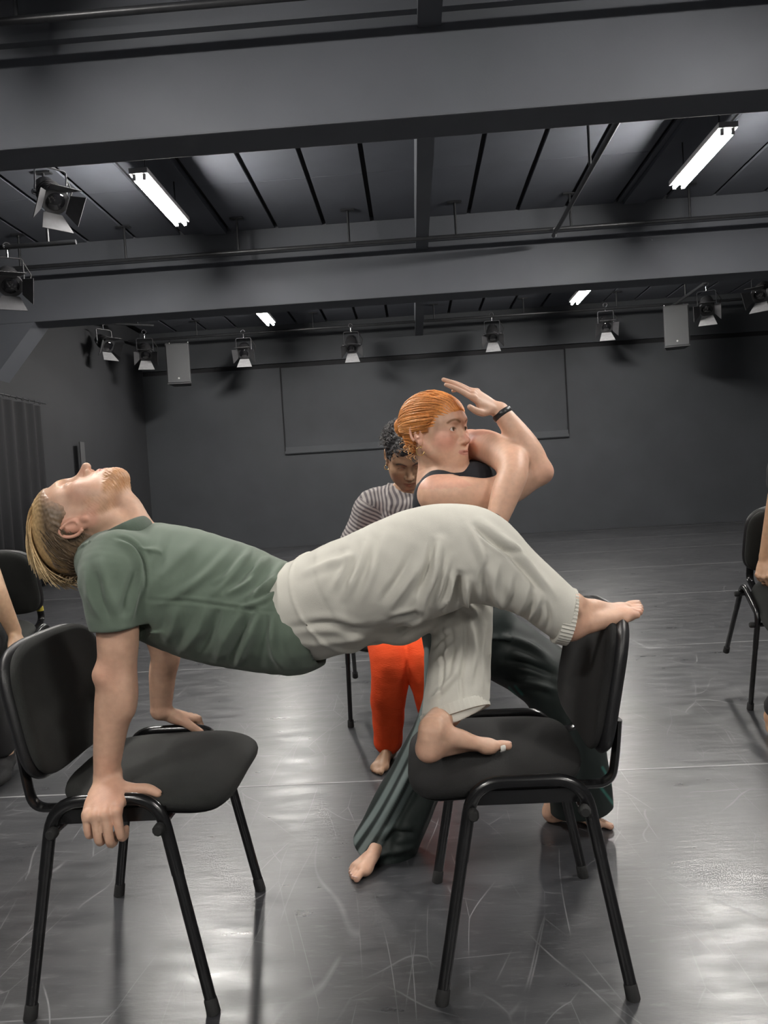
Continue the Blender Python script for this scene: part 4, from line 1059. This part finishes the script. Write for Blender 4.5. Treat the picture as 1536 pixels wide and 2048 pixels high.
P.chain([at(1126, 1226, 1.69), at(1165, 1250, 1.69)], [(.047, .056), (.047, .056)], (0, 0, 1), .003, op='s', cap=.3)
P.chain([at(910, 1405, 1.79), at(905, 1470, 1.77)], [(.061, .064), (.061, .064)], (1, 0, 0), .003, op='s', cap=.3)
V, Q = P.mesh(.0039); V = smooth(V, Q, 1, .5)
V = fold(V, Q, [
    ([(732, 1080), (722, 1130), (694, 1195)], 9, .0055), ([(700, 1098), (688, 1140), (660, 1190)], 9, .0035), ([(770, 1060), (752, 1130), (722, 1205)], 10, .0040), ([(846, 1120), (812, 1172), (776, 1222)], 10, .0060), ([(826, 1100), (800, 1150), (765, 1200)], 8, -.004),
    ([(882, 1080), (874, 1140), (852, 1195), (842, 1236)], 9, .0090), ([(866, 1085), (856, 1140), (836, 1190)], 7, -.0060), ([(900, 1110), (886, 1165), (868, 1215)], 7, .0060), ([(920, 1150), (916, 1190), (898, 1222)], 8, -.0150), ([(938, 1160), (932, 1200), (950, 1222)], 8, .0100), ([(908, 1150), (896, 1190), (878, 1220)], 6, .008),
    ([(996, 1130), (990, 1180), (1012, 1224)], 9, .0075), ([(975, 1120), (968, 1170), (984, 1212)], 8, -.0060), ([(1058, 1160), (1048, 1205), (1030, 1240)], 8, .0060), ([(1036, 1150), (1026, 1195), (1006, 1228)], 7, -.0055), ([(1080, 1190), (1070, 1220), (1054, 1246)], 7, .006), ([(1092, 1200), (1098, 1235), (1090, 1262)], 6, -.005),
    ([(950, 1050), (1000, 1092), (1042, 1110)], 6, -.0075), ([(962, 1038), (1020, 1088), (1076, 1150), (1110, 1190)], 9, .0065), ([(930, 1040), (960, 1100), (980, 1160)], 10, .0045), ([(1000, 1085), (1050, 1140), (1090, 1190)], 7, -.005),
    ([(620, 1250), (668, 1248), (722, 1262), (786, 1250)], 9, -.0060), ([(665, 1286), (706, 1276), (752, 1258)], 9, .0050), ([(570, 1256), (610, 1250), (664, 1240)], 8, -.0022), ([(590, 1285), (640, 1288), (690, 1276)], 10, .003),
    ([(796, 1270), (818, 1250), (846, 1236)], 7, .008), ([(780, 1240), (812, 1232), (838, 1226)], 6, -.007), ([(600, 1150), (650, 1128), (720, 1106)], 9, .003),
    ([(884, 1250), (888, 1320), (880, 1400)], 4, -.0040), ([(930, 1235), (932, 1290), (922, 1360), (926, 1408)], 4, -.0050), ([(970, 1250), (962, 1310), (966, 1380)], 7, .0060), ([(940, 1240), (950, 1300), (944, 1360)], 8, .0050), ([(868, 1330), (890, 1310), (912, 1276)], 7, .0060), ([(862, 1400), (890, 1372), (915, 1340)], 7, .0050), ([(900, 1250), (906, 1300), (896, 1350)], 7, -.005), ([(862, 1300), (876, 1282), (900, 1262)], 5, -.005),
])
V = lines_noise(V, Q, .0012, 26, 21)
trs = skin_obj('trousers', V, Q, M['linen'], man)
def cuff(a, b, ax, ry, wid, parent, mat, ripple=.0016, nr=46, name='gathered_cuff', Yc=None):
    """gathered band round a hem: a, b upper and lower points of the opening, ax along the leg"""
    c = (a + b) / 2; u = nrm(a - b); ru = np.linalg.norm(a - b) / 2; ax = nrm(ax - ax.dot(u) * u); v = np.cross(ax, u); V = []; Fc = []
    loc = np.array(parent.location) + (np.array(parent.parent.location) if parent.parent else 0); n = 138; rows = [(-.5, -.003), (-.46, .004), (-.2, .0048), (0, .0042), (.2, .0048), (.46, .004), (.5, -.002), (.4, -.008)]
    for (t, off) in rows:
        for k in range(n):
            th = 6.2832 * k / n; rp = ripple * math.sin(th * nr + .5 * math.sin(3 * th)) * (1 if abs(t) < .49 else .4) + .002 * math.sin(3 * th + 1)
            V.append(c + ax * t * wid + u * math.cos(th) * (ru + off + rp) + v * math.sin(th) * (ry + off + rp) - loc)
    for i in range(len(rows) - 1):
        for k in range(n):
            l = (k + 1) % n; Fc.append((i * n + k, i * n + l, (i + 1) * n + l, (i + 1) * n + k))
    return MB().add(V, Fc).build(name, mat, parent, True)
cuff(at(1139, 1181, 1.69), at(1115, 1283, 1.69), at(1135, 1240, 1.69) - at(1080, 1200, 1.69), .067, .030, trs, M['linen'])
cuff(at(848, 1443, 1.786), at(975, 1400, 1.786), at(912, 1430, 1.78) - at(918, 1380, 1.80), .0745, .026, trs, M['linen'], .0009)
# toe ring, toe tape
def torus(c, ax, R, r, mat, parent, name, flat=1.0, u=None, ry=None):
    ax = nrm(ax); u = nrm(np.cross(ax, (0, 0, 1) if abs(ax[2]) < .9 else (1, 0, 0))) if u is None else nrm(np.array(u) - np.dot(u, ax) * ax); v = np.cross(ax, u); c = np.array(c) - np.array(parent.location); ry = R if ry is None else ry
    pts = [c + u * math.cos(t) * R + v * math.sin(t) * ry for t in np.linspace(0, 2 * math.pi, 25)[:-1]]
    return MB().tube(pts, r, 8, ry=r * flat, up=ax, closed=True).build(name, mat, parent, True)
p, d, r = ftR['tips'][3]; torus(p - d * .012, d, .0080, .0014, M['silver'], man, 'toe_ring', 1.0)
p, d, r = ftL['tips'][0]; torus(p - d * .016, d, .0108, .0065, M['plaster'], man, 'toe_tape', .16)
# ================================================================== the red-haired dancer
wom = empty('person', (.10, 2.34, 0), 'person with ginger hair in black vest and flared black trousers, arms entwined', 'person')
S = SDF()
HW = Head(S, at(873, 862, 2.33), (.785, -.62, -.02), (-.07, .0, 1), .975, eyes='open', jaw=.92, nose=.985, chin=.010)
S.chain([HW.w((0, -.026, -.050)), at(866, 928, 2.355), at(878, 968, 2.36)], [(.043, .048), (.043, .046), (.055, .070)], HW.F, .025)
S.chain([HW.w((0, .012, -.080)), at(880, 942, 2.345), at(892, 966, 2.345)], [.016, .020, .028], None, .02)
rsh, lsh = at(872, 990, 2.255), at(940, 892, 2.46)
S.chain([rsh, at(884, 980, 2.32), at(908, 958, 2.39), lsh], [.050, .036, .036, .046], None, .03)
S.chain([at(898, 975, 2.37), at(905, 1060, 2.37), at(915, 1140, 2.37), at(928, 1250, 2.38)], [(.092, .125), (.100, .135), (.086, .110), (.110, .140)], (1, 0, 0), .04)
S.ell(at(945, 975, 2.31), .058, None, .03); S.ell(at(958, 960, 2.42), .055, None, .03)
S.chain([rsh, at(925, 990, 2.225), at(975, 992, 2.225), at(1030, 972, 2.235), at(1076, 944, 2.25)], [(.054, .052), (.054, .05), (.052, .048), (.045, .043), (.034, .036)], (0, 0, 1), .02)
rwr = at(1000, 822, 2.27)
S.chain([at(1076, 944, 2.25), at(1062, 912, 2.25), at(1040, 876, 2.255), rwr], [(.037, .038), (.041, .040), (.037, .036), (.0255, .026)], (1, 0, 0), .02)
S.ell(at(1088, 944, 2.25), .018, None, .03)
hand(S, rwr + nrm(at(945, 786, 2.27) - rwr) * .008, at(940, 782, 2.25) - rwr, (-.35, .52, -.78), 'R', .95, curls=((4, 6, 5), (3, 5, 5), (5, 8, 6), (18, 22, 12)), spread=(-1, -1, 0, 1), thumb=((.040, .046, .016), (.066, .060, .018), (.088, .066, .016)))
lwr = at(991, 1048, 2.115)
S.chain([lsh, at(972, 893, 2.36), at(1008, 912, 2.25), at(1026, 940, 2.175), at(1012, 985, 2.14), lwr], [(.050, .050), (.051, .050), (.048, .048), (.044, .043), (.0425, .040), (.027, .029)], None, .02)
S.ell(at(1034, 918, 2.20), .020, None, .03)
hand(S, lwr + np.array([-.004, 0, -.012]), (-.25, -.02, -.97), (-.8, .4, .2), 'L', .95)
# hidden legs and the two feet
S.chain([at(915, 1270, 2.34), at(890, 1420, 2.31), at(810, 1600, 2.29), at(745, 1690, 2.28)], [.075, .055, .045, .034], None, .03)
S.chain([at(965, 1270, 2.41), at(1108, 1370, 2.34), at(1155, 1500, 2.37), at(1140, 1590, 2.40)], [.075, .055, .045, .034], None, .03)
toe = atz(694, 1768); fd = nrm((-.52, -.85, 0)); hR = toe - fd * .205
ftA = foot(S, hR + (0, 0, .0), fd, (0, 0, 1), (1, 0, 0), .86, ankle=at(742, 1690, 2.29), fan=1.2)
toe = atz(1236, 1655); fd2 = nrm((.95, -.30, 0)); hL = toe - fd2 * .205
ftB = foot(S, hL, fd2, (0, 0, 1), (0, -1, 0), .86, ankle=hL + np.array([.02, 0, .12]))
fine = [(HW.box[0], HW.box[1], .0016), (rwr - np.array([.20, .09, .05]), rwr + np.array([.03, .09, .16]), .0019),
        (hR + (-.15, -.26, -.01), hR + (.10, .06, .12), .0020), (hL + (.10, -.08, -.01), hL + (.26, .08, .07), .0020)]
V, Q = S.patches(.0052, fine)
SKW = np.array((.63, .385, .275)); col = np.tile(SKW, (len(V), 1)) * (1 + .04 * wob(V, 55, 4))[:, None]
L = paint_face(HW, V, col, SKW, (.50, .20, .17), (.20, .085, .035), (.68, .25, .20), .9, browth=.0030)
nb = (np.abs(L) < .17).all(1); er = np.clip((np.abs(L[:, 0]) - .070) / .006, 0, 1) * nb * .4; col = col * (1 - er[:, None]) + np.array((.62, .28, .21)) * er[:, None]
for c, r, wv in ((at(1090, 944, 2.24), .05, .35), (at(1035, 925, 2.17), .05, .25), (at(930, 800, 2.25), .05, .2), (toe, .05, .3), (hR + fd * .2, .06, .25)):
    w_ = np.clip(1 - np.linalg.norm(V - c, axis=1) / r, 0, 1) * wv; col = col * (1 - w_[:, None]) + np.array((.62, .27, .20)) * w_[:, None]
skin_obj('body', V, Q, M['skin'], wom, np.clip(col, 0, 1)); HW.eyes(wom, (-.12, .97, .12))
nails(wom, ftA, M['nail'], ftA['up']); nails(wom, ftB, M['nail'], ftB['up'])
# hair: pulled back from the hairline into a low bun, loose curls at the nape
HS = SDF(); fr = np.stack([HW.R, HW.F, HW.U]); E_ = lambda c, r, k=.012, op='u': HS.ell(HW.w(c), np.array(r) * HW.sc, fr, k, op)
E_((0, -.012, .038), (.0810, .1090, .0860)); E_((0, -.060, -.012), (.060, .048, .055), .03)
E_((0, .132, -.044), (.094, .094, .108), .010, 's'); E_((0, .060, -.102), (.13, .090, .110), .010, 's')
for s in (-1, 1): E_((s * .090, -.011, -.010), (.030, .026, .040), .006, 's')
E_((0, .0, -.16), (.13, .13, .085), .01, 's')
E_((.004, -.122, .022), (.036, .030, .034), .018)
Vh, Qh = HS.mesh(.0024); Lh = HW.loc(Vh)
BUN = np.array((.004, -.112, .022)); az = np.arctan2(Lh[:, 0] - BUN[0], Lh[:, 2] - BUN[2])
st = np.sin(az * 46 + 3.0 * wob(Lh, 35, 6)); Nh = vnormals(Vh, Qh); Vh = Vh + Nh * (.0014 * st + .0012 * wob(Lh, 60, 7))[:, None]
ch = np.array((.58, .225, .062)) * (1 + .22 * st + .15 * wob(Lh, 50, 9))[:, None]
skin_obj('hair', Vh, Qh, M['hair'], wom, np.clip(ch, 0, 1))
ls, rs, cs = [], [], []
for i in range(420):
    a = RNG.uniform(-2.05, 2.05); zz = .088 - .095 * (abs(a) / 2.05) ** 1.6; s0 = np.array([.078 * math.sin(a) * .98, 0.086 * math.cos(a * .62) - .010, zz + RNG.uniform(-.004, .03)])
    c0 = np.array([0, -.014, .030]); d0 = (s0 - c0) / np.array((.0815, .110, .087)); d0 /= np.linalg.norm(d0); d1 = (BUN - c0) / np.array((.0815, .110, .087)); d1 /= np.linalg.norm(d1)
    om = math.acos(np.clip(d0.dot(d1), -1, 1)); ln = []; lift = RNG.uniform(.0005, .0045); n = 13; ph = RNG.uniform(0, 6)
    for j in range(n):
        t = j / (n - 1); d = (math.sin((1 - t) * om) * d0 + math.sin(t * om) * d1) / math.sin(om)
        p = c0 + d * (np.array((.0815, .110, .087)) + lift + .004 * math.sin(math.pi * t)); p = p + np.array([.0015 * math.sin(8 * t + ph), 0, .0022 * math.sin(6 * t + ph)]); ln.append(HW.w(p))
    g = RNG.uniform(.65, 1.25); ls.append(ln); rs.append(RNG.uniform(.0009, .0020)); cs.append((np.array((.58, .225, .060)) * g, np.array((.68, .32, .11)) * g))
for i in range(90):    # curls round the bun and at the nape
    if i < 45: b = HW.w(BUN + RNG.normal(size=3) * (.016, .008, .016)); drop = RNG.uniform(.005, .03); out = -.022
    else: b = HW.w((RNG.uniform(-.05, .075), RNG.uniform(-.07, -.035), RNG.uniform(-.045, -.02))); drop = RNG.uniform(.02, .05); out = -.01
    R_ = RNG.uniform(.005, .010); ph = RNG.uniform(0, 6); tw = RNG.uniform(7, 12); ln = []
    for j in range(14):
        t = j / 13; ln.append(b + HW.F * (out * t) + np.array([R_ * math.cos(tw * t + ph), R_ * math.sin(tw * t + ph), -drop * t]))
    g = RNG.uniform(.6, 1.15); ls.append(ln); rs.append(RNG.uniform(.0011, .0019)); cs.append((np.array((.50, .20, .06)) * g, np.array((.66, .36, .14)) * g))
for i in range(0):    # fly-away hairs over the crown
    a = RNG.uniform(-.8, .9); b = np.array([.05 * a, RNG.uniform(-.05, .075), .12]); ln = [HW.w(b + np.array([.02 * t * math.sin(i), -.05 * t, .006 + .012 * math.sin(3 * t)])) for t in np.linspace(0, 1, 7)]
    ls.append(ln); rs.append(.00045); cs.append(((.5, .2, .06), (.6, .3, .1)))
strands('hair_strands', ls, rs, cs, wom, M['hair'])
# vest
T = SDF()
T.chain([at(898, 985, 2.37), at(905, 1060, 2.37), at(915, 1140, 2.37), at(926, 1215, 2.38)], [(.100, .135), (.108, .145), (.096, .120), (.118, .148)], (1, 0, 0), .03)
T.ell(at(948, 968, 2.32), .066, None, .03); T.ell(at(960, 948, 2.42), .062, None, .03); T.ell(at(862, 1000, 2.33), (.05, .07, .055), None, .03)
T.chain([at(850, 1030, 2.28), at(856, 985, 2.27), at(876, 964, 2.275), at(905, 975, 2.265), at(935, 985, 2.28)], [.036, .036, .030, .026, .024], None, .03)
T.chain([at(915, 930, 2.44), at(938, 905, 2.43), at(955, 925, 2.40)], [.03, .026, .03], None, .02)
T.ell(at(884, 934, 2.345), (.052, .060, .034), None, .008, 's')
V, Q = T.mesh(.0035); V = lines_noise(V, Q, .002, 35, 31); skin_obj('vest', V, Q, M['tank'], wom)
# trousers
P = SDF()
P.ell(at(930, 1245, 2.38), (.135, .155, .12), None, .03)
P.chain([at(915, 1270, 2.33), at(897, 1410, 2.30), at(852, 1520, 2.285), at(803, 1620, 2.28), at(756, 1725, 2.285)], [(.105, .11), (.080, .085), (.082, .085), (.092, .085), (.098, .085)], (1, 0, .4), .03, cap=.05)
P.chain([at(965, 1270, 2.41), at(1045, 1322, 2.37), at(1108, 1372, 2.345), at(1146, 1470, 2.36), at(1160, 1560, 2.39), at(1164, 1640, 2.42)], [(.11, .11), (.100, .10), (.098, .098), (.090, .085), (.094, .085), (.100, .085)], (1, 0, .2), .03, cap=.05)
_a = at(697, 1690, 2.25); _b = at(760, 1748, 2.20)
P.cut(at(728, 1718, 2.22), np.cross(_b - _a, (0.1, 1, .25)) if np.cross(_b - _a, (0.1, 1, .25))[2] < 0 else -np.cross(_b - _a, (0.1, 1, .25)), .22)
P.cut((at(1164, 1640, 2.42)[0], 2.42, .045), (.10, 0, -1), .17)
V, Q = P.mesh(.0038); V = smooth(V, Q, 1)
V = fold(V, Q, [([(880, 1330), (870, 1450), (815, 1560), (750, 1660)], 12, .008), ([(860, 1480), (835, 1570), (790, 1660), (770, 1730)], 12, -.010), ([(900, 1500), (860, 1600), (830, 1680)], 14, .010), ([(760, 1690), (790, 1670), (830, 1665)], 8, -.010), ([(735, 1720), (790, 1700), (840, 1690)], 9, .008), ([(1000, 1270), (1060, 1290), (1110, 1330)], 9, .008), ([(1010, 1320), (1060, 1330), (1110, 1350)], 8, -.008), ([(1020, 1360), (1070, 1365), (1110, 1380)], 8, .008), ([(1130, 1440), (1150, 1530), (1140, 1610)], 10, .007)])
V = lines_noise(V, Q, .0025, 18, 41)
PX = proj(V); Nn = vnormals(V, Q); base = np.array((.0125, .0185, .017)); col = np.tile(base, (len(V), 1))
for ln, wd_ in (([(852, 1300), (846, 1420), (806, 1520), (752, 1620), (704, 1690)], 5.5), ([(868, 1300), (862, 1425), (822, 1528), (768, 1632), (720, 1706)], 6), ([(886, 1300), (880, 1430), (840, 1536), (786, 1640), (738, 1722)], 5), ([(1205, 1535), (1232, 1580)], 2.6), ([(1192, 1562), (1230, 1612)], 2.6), ([(1018, 1375), (1032, 1392)], 2.5), ([(1030, 1372), (1044, 1389)], 2.5)):
    d, t, _ = polydist(PX, spline2(ln)); w_ = np.clip((wd_ + 1.5 - d) / 3, 0, 1) * (Nn[:, 1] < .25) * (V[:, 1] < 2.42); c_ = np.array((.15, .185, .18)) if wd_ > 4 else np.array((.03, .12, .10)); col = col * (1 - w_[:, None]) + c_ * w_[:, None]
M['track'] = material('flared_trouser_satin', (0.012, 0.018, 0.017), 0.62, spec=0.4, bump=0.2, bscale=900, attr='Col')
skin_obj('flared_trousers', V, Q, M['track'], wom, col)
# worn things: hoop earring, wrist band, watch
c = HW.w((.081, -.006, -.058)); torus(c, HW.F * .3 + HW.R * .2 + np.array([0, 0, .02]), .0125, .0013, M['gold'], wom, 'hoop_earring')
fa = nrm(at(1040, 876, 2.255) - rwr); torus(rwr + fa * .012, fa, .0285, .0085, M['watch'], wom, 'wrist_band', .30)
fb = nrm(at(1012, 985, 2.14) - lwr); torus(lwr + fb * .006, fb, .0295, .0095, M['watch'], wom, 'watch_strap', .28)
wc = lwr + fb * .006 + nrm(np.array([-.25, -.9, .15])) * .0285 - np.array(wom.location)
MB().lathe([(.019, -.004), (.021, 0), (.0205, .006), (.017, .009)], wc, (-.25, -.9, .15), 20).build('watch_case', M['glass'], wom, True)

# ================================================================== people on the tipped chairs
def figure(label, base, J, skin, shirt, pants, hairc, shirt_r=1.0, sleeve=.75, short_pants=False, facedown=True, coarse=.0065, gh=.005, seed=0, head_detail=True, barefoot=True):
    root = empty('person', base, label, 'person'); S = SDF(); a = {k: np.array(v, float) for k, v in J.items()}
    Hd = Head(S, a['head'], a['F'], a['U'], .98, eyes='closed')
    S.chain([Hd.w((0, -.022, -.05)), (a['neck'] + Hd.w((0, -.022, -.05))) / 2, a['neck']], [(.047, .05), (.047, .05), (.06, .07)], Hd.F, .03)
    sx = nrm(a['lsh'] - a['rsh'])
    S.chain([a['rsh'], a['neck'] - (0, 0, .02), a['lsh']], [.048, .05, .048], None, .03)
    S.chain([a['neck'] - (0, 0, .03), a['chest'], a['pelvis']], [(.13, .085), (.145, .10), (.15, .11)], sx, .04)
    for s in 'rl':
        S.chain([a[s + 'sh'], a[s + 'el'], a[s + 'wr']], [(.050, .048), (.040, .040), (.027, .029)], None, .02, sub=8)
        d = nrm(a[s + 'wr'] - a[s + 'el']); hd = a.get(s + 'hd', nrm(d + np.array([0, -.4, -.2])))
        hand(S, a[s + 'wr'] + d * .006, hd, a.get(s + 'pn', np.array([0, .3, -1.])), s.upper(), .98, curls=((55, 60, 35),) * 4)
        S.chain([a[s + 'hip'], a[s + 'kn'], a[s + 'an']], [.072, .052, .034], None, .03, sub=8)
        fd = a.get(s + 'ft', np.array([0, -1., 0])); hl_ = np.array([a[s + 'an'][0], a[s + 'an'][1], 0]) - nrm(fd) * .02
        med = sx if s == 'r' else -sx
        f_ = foot(S, hl_, fd, (0, 0, 1), med, .88, ankle=a[s + 'an'])
    boxes = [(Hd.box[0], Hd.box[1], .0026)] if head_detail else []
    for s in 'rl':
        if a[s + 'wr'] is not None: boxes.append((a[s + 'wr'] - .11, a[s + 'wr'] + .11, .0028))
    boxes = boxes[:2] if seed == 0 else boxes
    V, Q = S.patches(coarse, boxes); col = np.tile(np.array(skin), (len(V), 1)) * (1 + .05 * wob(V, 50, seed))[:, None]
    paint_face(Hd, V, col, skin, np.array(skin) * (.85, .6, .6), hairc, None)
    skin_obj('body', V, Q, M['skin'], root, np.clip(col, 0, 1))
    T = SDF(); r = shirt_r
    T.chain([a['neck'] - (0, 0, .045), a['chest'], a['pelvis'] + (0, 0, -.02)], [(.15 * r, .105 * r), (.168 * r, .125 * r), (.172 * r, .135 * r)], sx, .03)
    for s in 'rl':
        e = a[s + 'sh'] + (a[s + 'el'] - a[s + 'sh']) * min(1, sleeve * 1.35)
        pts = [a['neck'] * .45 + a[s + 'sh'] * .55 + (0, 0, .004), a[s + 'sh'], a[s + 'sh'] * .5 + e * .5, e]; rr = [.055, .064 * r, .060 * r, .060 * r]
        if sleeve > .9: pts.append(a[s + 'el'] + (a[s + 'wr'] - a[s + 'el']) * .18); rr.append(.055 * r)
        T.chain(pts, rr, None, .03, cap=.08)
    T.chain([Hd.w((0, -.02, -.06)), a['neck'] + nrm(a['F'] * (1, 1, 0)) * .03 + (0, 0, .0), a['neck'] + nrm(a['F'] * (1, 1, 0)) * .10 + (0, 0, -.10)], [(.056, .06), (.056, .05), (.018, .03)], sx, .006, op='s')
    Vt, Qt = T.mesh(gh); Vt = lines_noise(Vt, Qt, .0045, 24, seed + 50); Vt = lines_noise(Vt, Qt, .002, 60, seed + 51)
    armw = np.minimum(*[np.linalg.norm(Vt - (a[s + 'sh'] * .5 + a[s + 'el'] * .5), axis=1) for s in 'rl'])
    scal = np.where(armw < .13, (Vt @ nrm(a['rsh'] - a['rel'])), (Vt @ sx) + .012 * wob(Vt, 14, 3))
    sh_o = skin_obj('shirt', Vt, Qt, shirt, root, scal=scal)
    P = SDF(); P.ell(a['pelvis'] - (0, 0, .01), (.165, .13, .11), None, .03)
    for s in 'rl':
        an = a[s + 'an']; kn = a[s + 'kn']
        P.chain([a[s + 'hip'], a[s + 'hip'] * .5 + kn * .5, kn + (0, -.005, .0), kn * .5 + an * .5, an + (kn - an) * .06], [(.095, .095), (.088, .085), (.074, .076), (.068, .070), (.056, .060)], (1, 0, 0), .03, cap=.08, sub=8)
    Vp, Qp = P.mesh(gh); Vp = lines_noise(Vp, Qp, .0035, 22, seed + 70)
    skin_obj('trousers', Vp, Qp, pants, root)
    HS = SDF(); fr = np.stack([Hd.R, Hd.F, Hd.U]); E_ = lambda c, r_, k=.012, op='u': HS.ell(Hd.w(c), np.array(r_) * Hd.sc, fr, k, op)
    E_((0, -.014, .040), (.085, .108, .090)); E_((0, -.06, -.02), (.065, .05, .06), .03); E_((0, .125, -.035), (.13, .098, .104), .01, 's'); E_((0, .05, -.10), (.13, .10, .11), .01, 's')
    for q_ in (-1, 1): E_((q_ * .088, -.004, -.012), (.026, .022, .034), .006, 's')
    Vh, Qh = HS.mesh(.004); Vh = lines_noise(Vh, Qh, .005, 90, seed + 5)
    skin_obj('hair', Vh, Qh, M['hair'], root, np.clip(np.array(hairc) * (1 + .4 * wob(Vh, 120, 6))[:, None], 0, 1))
    return root, Hd, a
og, Hd, a = figure('barefoot person in striped shirt and orange-red trousers sitting with head bowed', (-.06, 3.2, 0), dict(
    head=at(812, 912, 3.10), F=(.12, -.78, -.60), U=(.04, -.58, .80), neck=at(824, 990, 3.24), chest=at(812, 1100, 3.34), pelvis=(-.09, 3.43, .60),
    rsh=at(744, 1008, 3.25), lsh=at(902, 1000, 3.27), rel=at(704, 1092, 3.30), lel=at(945, 1095, 3.32), rwr=(-.345, 3.47, .56), lwr=(.14, 3.47, .56), rhd=(-.1, -.5, -.8), lhd=(.1, -.5, -.8), rpn=(.9, .2, -.2), lpn=(-.9, .2, -.2),
    rhip=(-.17, 3.38, .575), lhip=(-.01, 3.38, .575), rkn=at(778, 1322, 2.985), lkn=at(850, 1316, 2.99), ran=at(776, 1497, 3.06), lan=at(880, 1490, 3.08), rft=(-.25, -.95, 0), lft=(.2, -.97, 0)),
    (.36, .215, .135), M['striped'], M['orange'], (.035, .034, .036), sleeve=.95)
ls, rs, cs = [], [], []
for i in range(330):
    d = RNG.normal(size=3); d[2] = abs(d[2]) * .9 + .15; d[1] = d[1] * .8 - .15; d /= np.linalg.norm(d); b = Hd.w(np.array([0, -.014, .04]) + d * np.array((.083, .106, .088))); dw = Hd.R * d[0] + Hd.F * d[1] + Hd.U * d[2]
    R_ = RNG.uniform(.005, .011); ph = RNG.uniform(0, 6); tw = RNG.uniform(6, 12); u_ = nrm(np.cross(dw, (.3, .2, 1))); v_ = np.cross(dw, u_); ln = []
    for j in range(10):
        t = j / 9; ln.append(b + dw * .028 * t + u_ * R_ * math.cos(tw * t + ph) * t + v_ * R_ * math.sin(tw * t + ph) * t)
    g = RNG.uniform(.5, 1.6); ls.append(ln); rs.append(RNG.uniform(.0012, .0024)); cs.append((np.array((.035, .033, .034)) * g, np.array((.11, .105, .105)) * g))
strands('curly_hair', ls, rs, cs, og, M['hair'])
for s in (1, -1): torus(Hd.w((s * .079, -.006, -.052)), Hd.R * .2 + Hd.F, .011, .0016, M['gold'], og, 'hoop_earring')
xr2 = xr_ + .24
figure('person cut by the right edge, forearm and hand on the tipped chair', (xr2, 3.2, 0), dict(
    head=(xr2 + .05, 3.15, 1.30), F=(.1, -.85, -.45), U=(0, -.45, .85), neck=(xr2 + .04, 3.28, 1.12), chest=(xr2 + .03, 3.36, .92), pelvis=(xr2, 3.42, .60),
    rsh=(xr2 - .13, 3.30, 1.09), lsh=(xr2 + .21, 3.30, 1.09), rel=at(1552, 1015, 3.37), lel=(xr2 + .33, 3.33, .84), rwr=at(1532, 1112, 3.42), lwr=(xr2 + .25, 3.42, .60), rhd=(-.30, -.25, -.92), lhd=(.1, -.5, -.8), rpn=(.8, .5, -.2), lpn=(-.9, .2, -.2),
    rhip=(xr2 - .08, 3.36, .575), lhip=(xr2 + .09, 3.36, .575), rkn=(xr2 - .10, 2.97, .50), lkn=(xr2 + .12, 2.97, .50), ran=atz(1578, 1492) + (0, .12, .08), lan=(xr2 + .12, 3.05, .085), rft=(-.25, -.95, 0), lft=(.2, -.97, 0)),
    (.42, .25, .155), M['blackpants'], M['blackpants'], (.05, .03, .02), sleeve=.3, seed=1, head_detail=False, gh=.009, coarse=.008)
xl2 = -2.00
lp, _, la = figure('person cut by the left edge, bare forearm propped on a chair, dark trousers', (xl2, 3.2, 0), dict(
    head=(xl2 - .06, 3.05, 1.24), F=(-.1, -.85, -.45), U=(0, -.45, .85), neck=(xl2 - .05, 3.17, 1.06), chest=(xl2 - .03, 3.26, .88), pelvis=(xl2, 3.36, .60),
    rsh=(xl2 - .22, 3.20, 1.03), lsh=(xl2 + .12, 3.20, 1.03), rel=(xl2 - .33, 3.25, .80), lel=at(-8, 1180, 3.10), rwr=(xl2 - .25, 3.38, .60), lwr=at(28, 1262, 3.16), rhd=(-.1, -.5, -.8), lhd=(.50, -.30, -.80), rpn=(.9, .2, -.2), lpn=(-.5, -.1, -.85),
    rhip=(xl2 - .09, 3.30, .575), lhip=(xl2 + .08, 3.30, .575), rkn=(xl2 - .12, 2.92, .50), lkn=at(-55, 1330, 2.92), ran=(xl2 - .12, 3.0, .085), lan=atz(-14, 1560) + (0, .10, .085), rft=(-.2, -.97, 0), lft=(.25, -.95, 0)),
    (.50, .32, .205), M['blackpants'], M['blackpants'], (.05, .035, .02), sleeve=.3, seed=2, head_detail=False, gh=.009, coarse=.008)

for s in 'rl':    # dark soft shoes
    Z_ = SDF(); fd_ = nrm(la[s + 'ft']); foot(Z_, np.array([la[s + 'an'][0], la[s + 'an'][1], .0]) - fd_ * .028, fd_, (0, 0, 1), (1, 0, 0) if s == 'r' else (-1, 0, 0), .93, ankle=la[s + 'an'] + (0, 0, -.005), toes=False)
    q_ = np.array([la[s + 'an'][0], la[s + 'an'][1], .0]); Z_.ell(q_ + fd_ * .15 + (0, 0, .022), np.array((.075, .044, .027)), np.stack([fd_, np.cross((0, 0, 1), fd_), (0, 0, 1)]), .03)
    V, Q = Z_.mesh(.004); N_ = vnormals(V, Q); V = V + N_ * .004; V[:, 2] = np.maximum(V[:, 2], 0.0); skin_obj('shoe', V, Q, M['blackpants'], lp)
